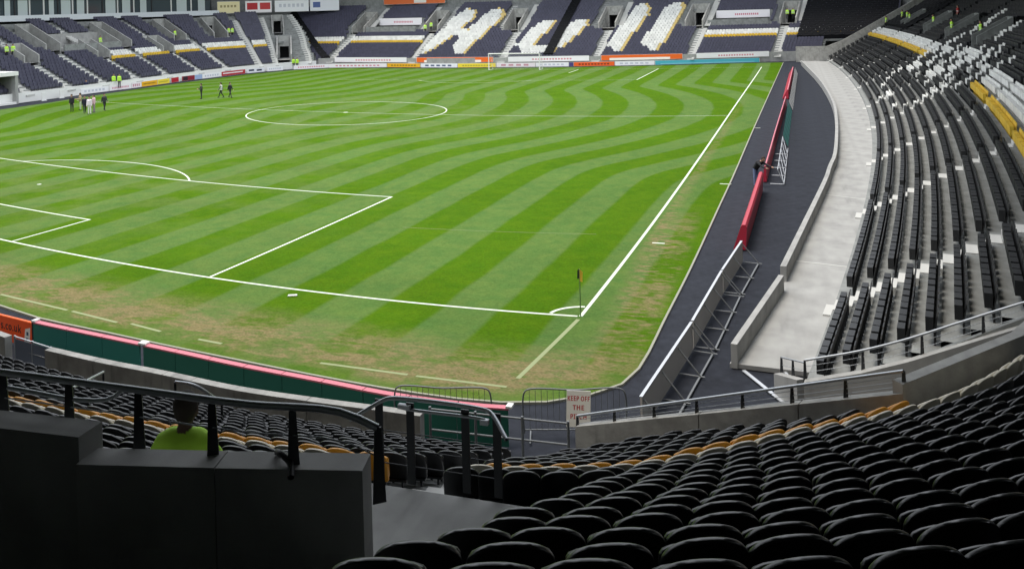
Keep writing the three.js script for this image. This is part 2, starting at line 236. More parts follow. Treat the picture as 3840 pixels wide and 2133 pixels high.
// ------------------------------------------------------------------ stands
// F(t) = {x, z, dx, dz}: front line of the stand and the way it rises
function frames(pts, dirs) {                      // t = index along the control points
  const c = new THREE.CatmullRomCurve3(pts.map(([x, z]) => V(x, 0, z)), false, 'catmullrom', .5), d = new THREE.CatmullRomCurve3(dirs.map(([x, z]) => V(x, 0, z)), false, 'catmullrom', .5), n = pts.length - 1;
  return (t) => { const s = clamp(t / n, 0, 1), p = c.getPoint(s), q = d.getPoint(s).normalize(); return { x: p.x, z: p.z, dx: q.x, dz: q.z }; };
}
function Stand({ F, ta, tb, going, rise, o0, h0, rows, n }) {
  const st = { F, ta, tb, going, rise, o0, h0, rows };
  st.pt = (t, o, h = 0) => { const f = F(t); return V(f.x + f.dx * o, h, f.z + f.dz * o); };
  st.o = (k) => o0 + going * k; st.h = (k) => h0 + rise * k;
  st.terrace = (skip = () => false) => {
    const q = [], ts = Array.from({ length: n + 1 }, (_, i) => lerp(ta, tb, i / n));
    for (let i = 0; i < n; i++) for (let k = 0; k < rows; k++) {
      const tm = (ts[i] + ts[i + 1]) / 2; if (skip(tm, k, st.pt(tm, st.o(k + .5)))) continue;
      const a = st.o(k), b = st.o(k + 1), hl = k ? st.h(k - 1) : -.05, h = st.h(k);
      q.push([st.pt(ts[i + 1], a, hl), st.pt(ts[i], a, hl), st.pt(ts[i], a, h), st.pt(ts[i + 1], a, h)], [st.pt(ts[i + 1], a, h), st.pt(ts[i], a, h), st.pt(ts[i], b, h), st.pt(ts[i + 1], b, h)]);
    }
    return metreUV(quads(q), .5);
  };
  st.seats = ({ back, spacing = .5, rowsFrom = 0, rowsTo = rows, keep, color, anchor }) => {
    const out = [];
    for (let k = rowsFrom; k < rowsTo; k++) {
      const off = st.o(k) + back; let prev = st.pt(ta, off); const N = Math.ceil(n * 8); let acc = spacing / 2;
      if (anchor !== undefined) { let L = 0, q = prev; for (let i = 1; i <= N; i++) { const p = st.pt(lerp(ta, tb, i / N), off); L += p.distanceTo(q); q = p; if (p.x >= anchor) break; } acc = spacing - (L % spacing); }
      for (let i = 1; i <= N; i++) {
        const t = lerp(ta, tb, i / N), p = st.pt(t, off); acc += p.distanceTo(prev); prev = p;
        if (acc >= spacing) { acc -= spacing; if (keep(t, k, p)) { const f = F(t); out.push({ x: p.x, y: st.h(k), z: p.z, turn: Math.atan2(-f.dx, -f.dz), t, k, c: color(t, k, p) }); } }
      }
    }
    return out;
  };
  // stairs up a gangway: half steps and step plates, rows k0..k1
  st.stairs = (tk, k0, k1, w = 1.15, shift = 0) => {
    const list = [];
    for (let k = k0; k < k1; k++) {
      const t = typeof tk === 'function' ? tk(k) : tk, f = F(t), ry = Math.atan2(-f.dx, -f.dz), tx = f.dz, tz = -f.dx;
      const o = st.o(k), h = st.h(k), hl = k ? st.h(k - 1) : h - rise, c1 = st.pt(t, o - going * .24), c2 = st.pt(t, o + going * .26);
      list.push(merge([box(w, rise * .5 + .02, going * .46, 0, 0, 0, ry).translate(c1.x + tx * shift, hl + rise * .25 + .01, c1.z + tz * shift), box(w, rise * .5 + .03, going * .5, 0, 0, 0, ry).translate(c2.x + tx * shift, h + .027 - (rise * .5 + .03) / 2, c2.z + tz * shift)]));
    }
    return list;
  };
  st.flight = (parent, ...a) => { const g = new THREE.Group(); g.name = 'aisle_stairs'; parent.add(g); for (const s of st.stairs(...a)) mesh('step', s, M.step, g); };
  st.roof = (of, ob, hf, hb, th = .5) => {
    const q = [], N = 40;
    for (let i = 0; i < N; i++) { const a = lerp(ta, tb, i / N), b = lerp(ta, tb, (i + 1) / N); const A = (t, o, h) => st.pt(t, o, h);
      q.push([A(a, of, hf), A(b, of, hf), A(b, ob, hb), A(a, ob, hb)], [A(a, of, hf + th), A(b, of, hf + th), A(b, ob, hb + th), A(a, ob, hb + th)], [A(a, of, hf), A(b, of, hf), A(b, of, hf + th), A(a, of, hf + th)]); }
    return metreUV(quads(q), .3);
  };
  st.back = (ob, hb, h1) => { const N = 40, ps = Array.from({ length: N + 1 }, (_, i) => st.pt(lerp(ta, tb, i / N), ob)); return wallGeo(ps, hb, h1, .3, 1); };
  return st;
}
// a vomitory: an opening cut into the terrace with parapets and a doorway
function vomitory(st, parent, t, kf, kb, w = 2.3, par = 1.0, m = M.concrete) {
  const g = new THREE.Group(); g.name = 'vomitory'; parent.add(g);
  const f = st.F(t), tx = f.dz, tz = -f.dx, P = (s, o, h) => { const p = st.pt(t, o, h); return V(p.x + tx * s, h, p.z + tz * s); };
  const of = st.o(kf), ob = st.o(kb), hf = st.h(kf) + .01, hb = st.h(kb), th = .2, hw = w / 2;
  for (const s of [-1, 1]) {                       // side parapets
    const a = s * hw, b = s * (hw + th), hA = hf + par, hB = hb + par;
    mesh('side_wall', metreUV(quads([[P(a, of, hf - .6), P(a, ob, hf - .6), P(a, ob, hB), P(a, of, hA)], [P(b, of, hf - .6), P(b, ob, hf - .6), P(b, ob, hB), P(b, of, hA)], [P(a, of, hA), P(a, ob, hB), P(b, ob, hB), P(b, of, hA)], [P(a, of, hf - .6), P(b, of, hf - .6), P(b, of, hA), P(a, of, hA)]]), .5), m, g);
  }
  const dw = w * .36, dh = Math.min(2.05, hb - hf - .1);
  const wall = (s0, s1, h0, h1, o = ob) => [[P(s0, o, h0), P(s1, o, h0), P(s1, o, h1), P(s0, o, h1)], [P(s0, o + th, h0), P(s1, o + th, h0), P(s1, o + th, h1), P(s0, o + th, h1)], [P(s0, o, h1), P(s1, o, h1), P(s1, o + th, h1), P(s0, o + th, h1)]];
  mesh('back_wall', metreUV(quads([...wall(-hw, -dw, hf, hb + par), ...wall(dw, hw, hf, hb + par), ...wall(-dw, dw, hf + dh, hb + par)]), .5), m, g);
  mesh('floor', metreUV(quads([[P(-hw, of, hf), P(hw, of, hf), P(hw, ob + 2.2, hf), P(-hw, ob + 2.2, hf)]]), .5), m, g);
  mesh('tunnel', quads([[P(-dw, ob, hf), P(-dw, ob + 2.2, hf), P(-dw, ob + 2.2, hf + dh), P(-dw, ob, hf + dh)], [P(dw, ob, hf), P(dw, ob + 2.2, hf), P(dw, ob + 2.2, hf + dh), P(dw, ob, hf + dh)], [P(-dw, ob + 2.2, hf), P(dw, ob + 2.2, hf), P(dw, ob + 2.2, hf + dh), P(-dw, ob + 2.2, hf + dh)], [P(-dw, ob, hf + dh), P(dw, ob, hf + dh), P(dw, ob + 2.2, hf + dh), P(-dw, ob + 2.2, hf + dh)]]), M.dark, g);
  return g;
}
const vomAt = (st, list) => (t, k, p) => list.some(([tv, kf, kb, w]) => k >= Math.floor(kf) && k < Math.ceil(kb) && Math.hypot(p.x - st.pt(tv, st.o(k + .5)).x, p.z - st.pt(tv, st.o(k + .5)).z) < w / 2 + .05);
const near = (st, t, k, p, tv, r) => { const q = st.pt(tv, st.o(k) + .3); return Math.hypot(p.x - q.x, p.z - q.z) < r; };

// ---- far end stand (behind the far goal); t = minus the x of its front line
const endFront = planCurve([[30, -117.6], [22, -115.2], [16, -113.4], [12, -112.3], [9, -111.5], [2.67, -109.66], [-5.03, -106.89], [-14.74, -104.25], [-26.76, -102.24], [-43.86, -100.94], [-53.57, -101.95], [-64.16, -103.6], [-69.5, -102.6], [-78, -102.4], [-92, -102.4]], 340);
const exs = endFront.map((p) => -p.x), ezs = endFront.map((p) => p.z);
const end = Stand({ F: (t) => { const dx = interp(t, [-12, -8, -5.5, 7.5, 21, 36, 51, 69], [.2, .2, .15, .17, .08, .05, .05, .05]); return { x: -t, z: interp(t, exs, ezs), dx, dz: -Math.sqrt(1 - dx * dx) }; }, ta: -22, tb: 88, going: .66, rise: .343, o0: .1, h0: 1.0, rows: 26, n: 225 });
const HULL = [[[-47.93, 22.16], [-46.08, 20.85], [-45.48, 17.54], [-46.34, 13.67], [-47.07, 10.84], [-47.71, 7.14], [-49.98, 1.12], [-51.0, 1.77], [-51.4, 3.11], [-50.5, 8.12], [-50.05, 12.85], [-49.3, 17.75]],
  [[-42.48, 22.15], [-41.06, 21.28], [-40.45, 18.72], [-41.02, 13.87], [-41.72, 8.76], [-42.57, 6.52], [-43.11, 1.25], [-43.96, 1.49], [-45.9, 4.83], [-45.5, 7.99], [-44.65, 10.27], [-44.61, 13.59], [-43.88, 17.94], [-43.12, 20.91]], [[-48.02, 9.46], [-48.48, 12.31], [-43.61, 11.87], [-44.21, 8.63]],
  [[-31.81, 15.96], [-30.9, 15.66], [-30.65, 13.5], [-31.56, 9.62], [-32.23, 5.63], [-31.78, 4.29], [-28.6, 4.4], [-28.4, 1.62], [-33.06, 1.77], [-34.91, 4.87], [-34.58, 7.97], [-33.92, 12.06], [-33.13, 14.84]], [[-26.42, 16.08], [-25.53, 15.78], [-25.28, 13.41], [-26.1, 8.87], [-27.47, 3.24], [-28.46, 3.29], [-28.58, 7.22], [-28.54, 11.29], [-27.81, 14.51]],
  [[-18.22, 22.8], [-16.88, 20.94], [-16.53, 17.51], [-16.96, 14.24], [-17.49, 9.7], [-18.01, 6.19], [-18.31, 1.52], [-19.08, 1.56], [-20.65, 4.83], [-20.18, 7.2], [-19.89, 11.21], [-19.36, 15.82], [-19.08, 20.14]],
  [[-12.59, 22.71], [-11.71, 20.21], [-11.58, 17.83], [-11.74, 13.89], [-11.96, 9.76], [-12.25, 5.48], [-13.06, 1.38], [-13.71, 1.42], [-15.49, 5.09], [-15.16, 9.05], [-14.79, 12.18], [-14.47, 15.74], [-14.25, 20.09], [-13.57, 22.1]]];
const inHull = (x, k) => HULL.some((P) => inPoly(x, k, P));
{
  const o = thing('grandstand', 'end grandstand behind the far goal with white seats spelling a word', 'grandstand');
  const aisles = [67.2, 51.3, 36.0, 21.3, 7.4, -5.2], voms = [[66.7, 13, 20.5, 2.2], [52, 13, 20.5, 2.4], [37.4, 13, 20.5, 2.4], [21.8, 13, 20.5, 2.6], [8.9, 13, 20.5, 2.6], [-5.6, 13, 20.5, 2.3]];
  const plats = [[55, 65.2], [-2.6, 6.8]];      // level platforms cut into the rake, rows 13 to 19
  const skipP = (t, k) => k >= 13 && k < 19 && plats.some(([a, b]) => t > a && t < b), sv = vomAt(end, voms);
  const seam = (k) => 70 + .69 * (k + .3);
  mesh('terrace', end.terrace((t, k, p) => skipP(t, k) || sv(t, k, p) || t > seam(k) || (t < -11.5 && k < 6)), M.grey, o);
  mesh('front_wall', wallGeo(Array.from({ length: 81 }, (_, i) => end.pt(lerp(-11.5, 69, i / 80), -.02)), 0, 1.5, .12, 1), M.pale, o);
  for (const a of aisles) end.flight(o, a, 0, 13, 1.25);
  for (const [tv, kf, kb, w] of voms) { vomitory(end, o, tv, kf, kb, w, 1.0); for (const s of [-1, 1]) end.flight(o, tv, 14, 26, .9, s * (w / 2 + .75)); }
  for (const [a, b] of plats) {
    const N = 8, L = (of, h) => Array.from({ length: N + 1 }, (_, i) => end.pt(lerp(a, b, i / N), of, h)), hf = end.h(13), hb = end.h(19), g = new THREE.Group(); g.name = 'platform'; o.add(g);
    mesh('floor', ribbon(L(end.o(13)), L(end.o(19)), hf + .01), M.concrete, g);
    mesh('parapet', wallGeo(L(end.o(13) - .1), hf - .4, hf + .95, .14, 1), M.grey, g);
    mesh('back_wall', wallGeo(L(end.o(19) - .02), hf, hb + .25, .15, 1), M.grey, g);
  }
  const nearA = (t, k, p) => aisles.some((a, i) => k < 13 && near(end, t, k, p, a, .85)) || voms.some(([tv, , , w]) => k >= 12 && near(end, t, k, p, tv, w / 2 + (k >= 13 ? 1.4 : .5)));
  const list = end.seats({ back: .5, rowsTo: 26, keep: (t, k, p) => !nearA(t, k, p) && !(k >= 12 && k < 19 && plats.some(([a, b]) => t > a - .3 && t < b + .3)) && t < seam(k) - .5 && (t > -11.5 || k >= 6),
    color: (t, k) => { const x = -t, kk = k; if (x > -52.5 && x < -10 && inHull(x, kk)) return WHITE; if (x > -52.5 && x < -10 && inHull(x - .5, kk)) return PALEY; if ((x < -52 || x > -7.4) && k < 12) { if (k === 7) return YELLOW; if (k === 8 || k === 9) return WHITE; } return LIT_BLACK; } });
  seatField('stadium_seats', 'black seats coloured navy for sky light, with white and yellow ones, in rows behind the far goal', list);
  mesh('roof', end.roof(8, 26, 22, 24.5), M.roof, o);
  mesh('back_wall', end.back(17.6, 0, 23.3), M.grey, o);
}
// ---- long stand across the pitch, with the boxes above it; t = index of its control points
const west = Stand({ F: frames([[-69.2, -102.2], [-72.5, -98.3], [-75, -92], [-76.4, -85], [-76.7, -75], [-76.9, -65], [-77.4, -55], [-78, -45], [-78.5, -33], [-78.5, -21]], [[0, -1], [-.5, -.87], [-.85, -.53], [-1, -.12], [-1, 0], [-1, 0], [-1, 0], [-1, 0], [-1, 0], [-1, 0]]), ta: 0, tb: 9, going: .65, rise: .345, o0: .1, h0: 1.0, rows: 24, n: 190 });
{
  const o = thing('grandstand', 'long grandstand across the pitch with glazed boxes above its black seats coloured navy for sky light', 'grandstand');
  const low = [6.33, 5.74, 5.2, 4.61, 4.02, 3.36, 2.7, 1.75], up = [[5.2, 12.5, 20.3, 2.2], [3.96, 12, 20, 2.2], [2.86, 13, 20.4, 2.2], [2.13, 13, 20.6, 2.2], [6.4, 12.5, 20.3, 2.2]], lo = [[5.74, 9, 13.4, 2.0], [4.6, 8.7, 13.6, 2.0], [3.37, 8.7, 13.3, 2.0]], corner = [[1.06, 1.5, 10, 2.1], [1.16, 14, 20.5, 1.7]];
  const voms = [...up, ...lo, ...corner], plat = [4.06, 5.08], skipP = (t, k) => k >= 12 && k < 18 && t > plat[0] && t < plat[1], sv = vomAt(west, voms);
  const seamW = (k) => interp(k, [-.5, 7.2, 24.7], [.1, .5, 1.04]);
  mesh('terrace', west.terrace((t, k, p) => skipP(t, k) || sv(t, k, p) || t < seamW(k) - .03), M.grey, o);
  mesh('front_wall', wallGeo(Array.from({ length: 101 }, (_, i) => west.pt(lerp(0, 9, i / 100), -.02)), 0, 1.15, .12, -1), M.white, o);
  for (const [tv, kf, kb, w] of voms) vomitory(west, o, tv, kf, kb, w, .95, M.pale);
  for (const a of low) { const v = lo.find((q) => Math.abs(q[0] - a) < .1), u = up.find((q) => Math.abs(q[0] - a) < .2); west.flight(o, a, 0, v ? 9 : u ? Math.floor(u[1]) : 22, 1.2); if (v) west.flight(o, a, 13, 22, 1.0); }
  for (const [tv, kf, kb, w] of up) west.flight(o, tv, 14, 23, .85, -(w / 2 + .7));
  west.flight(o, (k) => interp(k, [0, 22], [1.3, 1.37]), 0, 23, .9); west.flight(o, (k) => interp(k, [-.5, 7.2, 24.7], [.22, .60, 1.02]), 0, 24, 1.0);
  { const N = 8, L = (of) => Array.from({ length: N + 1 }, (_, i) => west.pt(lerp(plat[0], plat[1], i / N), of)), hf = west.h(12), g = new THREE.Group(); g.name = 'platform'; o.add(g);
    mesh('floor', ribbon(L(west.o(12)), L(west.o(18)), hf + .01), M.concrete, g); mesh('parapet', wallGeo(L(west.o(12) - .1), hf - .4, hf + .9, .14, -1), M.grey, g); mesh('back_wall', wallGeo(L(west.o(18) - .05), hf, west.h(18) + .2, .15, -1), M.pale, g); }
  const nearA = (t, k, p) => low.some((a) => near(west, t, k, p, a, .8)) || voms.some(([tv, kf, kb, w]) => k >= kf - 1 && k < kb + 1 && near(west, t, k, p, tv, w / 2 + .5)) || up.some(([tv, , , w]) => k >= 13 && near(west, t, k, p, tv, w / 2 + 1.2)) || near(west, t, k, p, interp(k, [0, 22], [1.3, 1.37]), .7) || near(west, t, k, p, interp(k, [-.5, 7.2, 24.7], [.16, .54, 1.05]), 1.3) || (k < 24 && t < interp(k, [0, 22], [1.3, 1.37]) && t > interp(k, [-.5, 7.2, 24.7], [.16, .54, 1.05]));
  const list = west.seats({ back: .5, keep: (t, k, p) => t > seamW(k) && !nearA(t, k, p) && !(k >= 11 && k < 18 && t > plat[0] - .05 && t < plat[1] + .05) , color: (t, k) => k === 7 && t < 4.62 ? YELLOW : (k === 8 || k === 9) && t < 4.62 ? WHITE : LIT_BLACK });
  seatField('stadium_seats', 'black seats coloured navy for sky light with one white and yellow band across the pitch', list);
  mesh('roof', west.roof(6, 27, 22, 25), M.roof, o);
  mesh('back_wall', west.back(22, 0, 24), M.grey, o);
  // boxes: hoarding strip, balcony slab, bays of glass between white mullions
  const ob = west.o(24), hb = west.h(23), line = (of, a = 1.9, b = 9, N = 60) => Array.from({ length: N + 1 }, (_, i) => west.pt(lerp(a, b, i / N), of));
  mesh('hoarding_strip', wallGeo(line(ob), hb + .35, hb + 1.15, .12, -1), mat([.66, .70, .74], { roughness: .5 }), o);
  mesh('balcony_floor', ribbon(line(ob + .1), line(ob + 2), hb + .42), M.concrete, o);
  mesh('fascia', wallGeo(line(ob + 1.2), hb + 3.7, hb + 4.6, .15, -1), M.pale, o);
  const curtain = mat([.55, .62, .62], { roughness: .9 });
  for (let i = 0; i < 26; i++) {
    const a = lerp(1.95, 8.4, i / 26), b = lerp(1.95, 8.4, (i + 1) / 26), A = west.pt(a, ob + 2), B = west.pt(b, ob + 2), dx = B.clone().sub(A), ry = Math.atan2(-dx.z, dx.x), L = dx.length(), mx = (A.x + B.x) / 2, mz = (A.z + B.z) / 2, f = west.F(a);
    const win = new THREE.Group(); win.name = 'box_window'; o.add(win);
    mesh('frame', [box(.22, 3.2, .2, 0, 0, 0, ry).translate(A.x, hb + 2.1, A.z), box(L, .35, .18, 0, 0, 0, ry).translate(mx, hb + .65, mz), box(L, .25, .18, 0, 0, 0, ry).translate(mx, hb + 3.55, mz)], i % 3 ? M.white : M.darkSteel, win);
    mesh('pane', box(L * .94, 2.6, .03, 0, 0, 0, ry).translate(mx, hb + 2.1, mz), M.glass, win);
    if (i % 4 !== 2) mesh('curtain', box(L * (.35 + .3 * ((i * 7) % 3) / 2), 2.3, .02, 0, 0, 0, ry).translate(mx - f.dx * .05 + .1, hb + 2.1, mz - f.dz * .05), curtain, win);
  }
}

// ---- stand along the dark track, with the white seat mosaic; t = metres along its front edge
const eastCurve = planCurve([[6.7, 7.49], [8.21, -2], [9.55, -11.51], [10.71, -21.05], [11.65, -30.61], [12.38, -40.19], [12.91, -49.79], [13.24, -59.4], [13.4, -69.01], [13.39, -78.62], [13.22, -88.23], [12.86, -97.83], [12.3, -107.42], [11.48, -117], [10.6, -124]]);
const eastLen = eastCurve.getLength();
const east = Stand({ F: (t) => { const s = clamp(t / eastLen, 0, 1), p = eastCurve.getPointAt(s), d = eastCurve.getTangentAt(s); return { x: p.x, z: p.z, dx: -d.z, dz: d.x }; }, ta: 1.3, tb: 117.6, going: .61, rise: .35, o0: .14, h0: .33, rows: 29, n: 190 });
const MOS = [[69, 5], [68.8, 4], [67, 3], [64.4, 2], [57.2, 1], [48.9, 2], [46.9, 3], [45.1, 4], [45.8, 5], [43.4, 8], [43.4, 9], [47.1, 8], [59.9, 6], [52.4, 6], [69.8, 8], [70.1, 9], [64.4, 9], [64.2, 10], [69.5, 12], [69.4, 13], [63.3, 12], [62.1, 13], [63.4, 14], [55.4, 13], [51.7, 13], [48.6, 13], [51, 14], [43.2, 12], [42.7, 13], [47.9, 10], [43.3, 10], [70.9, 20], [70.6, 19], [70, 18], [68.6, 17], [69.6, 16], [68.6, 15], [69.6, 14], [58.6, 18], [57.8, 17], [57.9, 16], [56.7, 15]];
const MOSB = [[57, 2, 1.6], [66.2, 6, 1.8], [66.4, 7, 2.2], [55.8, 7, 2.2], [56.3, 8, 2.8], [73.7, 10, 2.6], [73.5, 11, 2.8], [66.1, 11, 2.6], [58.7, 10, 1.2], [59.2, 9, 1.2], [58.9, 11, 1.9], [53.5, 10, 1.3], [53.1, 11, 1.7], [56.1, 12, 3.6], [46, 11, 2.2], [39.8, 11, 2.2], [38.7, 10, 2], [46.4, 6, 1.3], [46.3, 7, 1.3], [53, 9, 1.4], [69, 10, 1], [63, 8, 1], [50, 8, .8], [49.5, 12, .9]];
{
  const o = thing('grandstand', 'curved grandstand with black seats and a white seat mosaic beside the track', 'grandstand');
  const aisles = [8, 20.7, 33.3, 47, 59.4, 75.4, 88.7, 101.5, 114.5], voms = [[61, 14, 18.4, 2.4], [76, 14, 18.4, 2.4], [90, 14, 18.4, 2.6], [106, 14, 18.4, 2.4], [33.6, 14, 18.4, 2.4]], sv = vomAt(east, voms);
  mesh('terrace', east.terrace((t, k, p) => sv(t, k, p)), M.grey, o);
  aisles.forEach((a, i) => { east.flight(o, a, 0, i < 3 ? 14 : 29, .95); });
  for (const [tv, kf, kb, w] of voms) vomitory(east, o, tv, kf, kb, w, .95, M.grey);
  const nearA = (t, k, p) => aisles.some((a) => near(east, t, k, p, a, .62)) || voms.some(([tv, , , w]) => k >= 13 && k < 20 && near(east, t, k, p, tv, w / 2 + .6));
  const list = east.seats({ back: .5, rowsTo: 28, keep: (t, k, p) => !nearA(t, k, p) && t > 1.9 && t < 117,
    color: (t, k) => { if (MOS.some(([s, q]) => q === k && Math.abs(t - s) < .62) || MOSB.some(([s, q, r]) => q === k && Math.abs(t - s) < r * 1.15)) return WHITE; const band = t > 70.5 || t < 41; if (band && k === 9) return YELLOW; if (band && (k === 10 || k === 11)) return WHITE; return CHAR; } });
  for (const s of list) s.sx = s.t > 30 ? 1.24 : 1.1;
  seatField('stadium_seats', 'black seats with a white and yellow mosaic beside the track', list, sideSeatGeo);
  mesh('roof', east.roof(1.0, 26, 16.5, 19), M.roof, o);
  mesh('back_wall', east.back(18.4, 0, 18.6), M.grey, o);
  // sloping end walls
  const rake = (t, a, b, add, th) => { const N = 10, ps = Array.from({ length: N + 1 }, (_, i) => east.pt(t, lerp(a, b, i / N))); return wallGeo(ps, -.02, (s) => Math.max(.8, .33 + .35 * (lerp(a, b, s) - .14) / .61) + add, th, 1); };
  mesh('corner_wall', wallGeo([east.pt(117.6, 18.3), end.pt(-21.5, 17.5)], 0, 19, .3, 1), M.grey, o);
  { const N = 29, ps = Array.from({ length: N + 1 }, (_, i) => east.pt(1.24, .14 + .61 * i)); mesh('end_wall', wallGeo(ps, -.02, (s) => .20 + .35 * s * N, .14, 1), M.grey, o); }
  mesh('end_wall', rake(117.7, -4.2, 18, 1.5, .25), M.concrete, o);
}
// low concrete wall between the track and the walkway, in two lengths with a gap
const wallTop = [[3005, 227], [3070, 293], [3118, 370], [3133, 447], [3128, 563], [3106, 622], [3084, 682], [2927, 997]].map(([x, y]) => at(x, y, .65));
{
  const pts = planCurve(wallTop.map((p) => [p.x, p.z]), 60);
  tag(mesh('concrete_wall', wallGeo(pts, 0, .65, .2, -1), M.pale, scene), 'long curved low concrete wall along the dark track', 'wall');
  const a = at(2921, 1030, .65), b = at(2741, 1288, .65), w2 = [b, a.clone().lerp(b, .5), a].reverse();
  tag(mesh('concrete_wall', wallGeo(w2, 0, .65, .17, -1), M.pale, scene), 'short straight concrete wall closing the near end of the walkway', 'wall');
  // walkway slab between that wall and the first row
  const ws = planCurve([[5.25, 4.25], [6.45, -2.1], [8.37, -17.6], [8.95, -23.6], [9.5, -28], [10.15, -41], [10.48, -54.5], [10.05, -74.9], [8.8, -102], [8.2, -112]], 70), es = Array.from({ length: 71 }, (_, i) => east.pt(lerp(3.2, 116, i / 70), .16));
  struct('walkway', [metreUV(ribbon(ws, es, .12), .35), metreUV(quads([[V(ws[0].x, 0, ws[0].z), V(es[0].x, 0, es[0].z), V(es[0].x, .12, es[0].z), V(ws[0].x, .12, ws[0].z)]]), .35)], M.pale, 'pale concrete walkway in front of the seats beside the track', 'walkway');
  // cross joints of the slab
  for (const [i, j] of [[6, 6], [13, 13], [21, 21], [30, 30], [40, 40], [52, 52]]) { const A = ws[i], B = es[j]; struct('walkway_joint', [bar(V(A.x, .126, A.z), V(B.x, .126, B.z), .09, .008)], M.step, 'pale strip across the concrete walkway', 'joint'); }
}
// ---- near stand (where the photograph was taken); t = metres along its cream row
const nearPts = [[-64, -2], [-48, 5.2], [-34, 10.6], [-24, 13.6], [-16, 15.6], [-12, 16.4], [-8, 16.95], [-2.6, 17.3], [1.2, 17.3], [2.9, 17.12], [4.24, 16.78], [5.1, 16.4], [5.9, 15.85], [6.8, 15.15], [7.7, 14.55], [8.5, 13.95], [9.34, 13.15], [10.1, 12.2], [10.9, 11], [11.8, 9.2], [12.4, 7.2]];
const nearCurve = planCurve(nearPts), nearLen = nearCurve.getLength();
const NK = 11, NG = .6, NR = .285, OF = .5;   // cream row, going, rise, seat to front edge of its tread
const south = Stand({ F: (t) => { const s = clamp(t / nearLen, 0, 1), p = nearCurve.getPointAt(s), d = nearCurve.getTangentAt(s), e = nearCurve.getTangentAt(clamp(s + .03, 0, 1)), b = nearCurve.getTangentAt(clamp(s - .03, 0, 1)), m = V(d.x + e.x + b.x, 0, d.z + e.z + b.z).normalize(); return { x: p.x + m.z * NG * NK, z: p.z - m.x * NG * NK, dx: -m.z, dz: m.x }; }, ta: 0, tb: nearLen, going: NG, rise: NR, o0: -OF, h0: 2.9 - NR * NK, rows: 40, n: 200 });
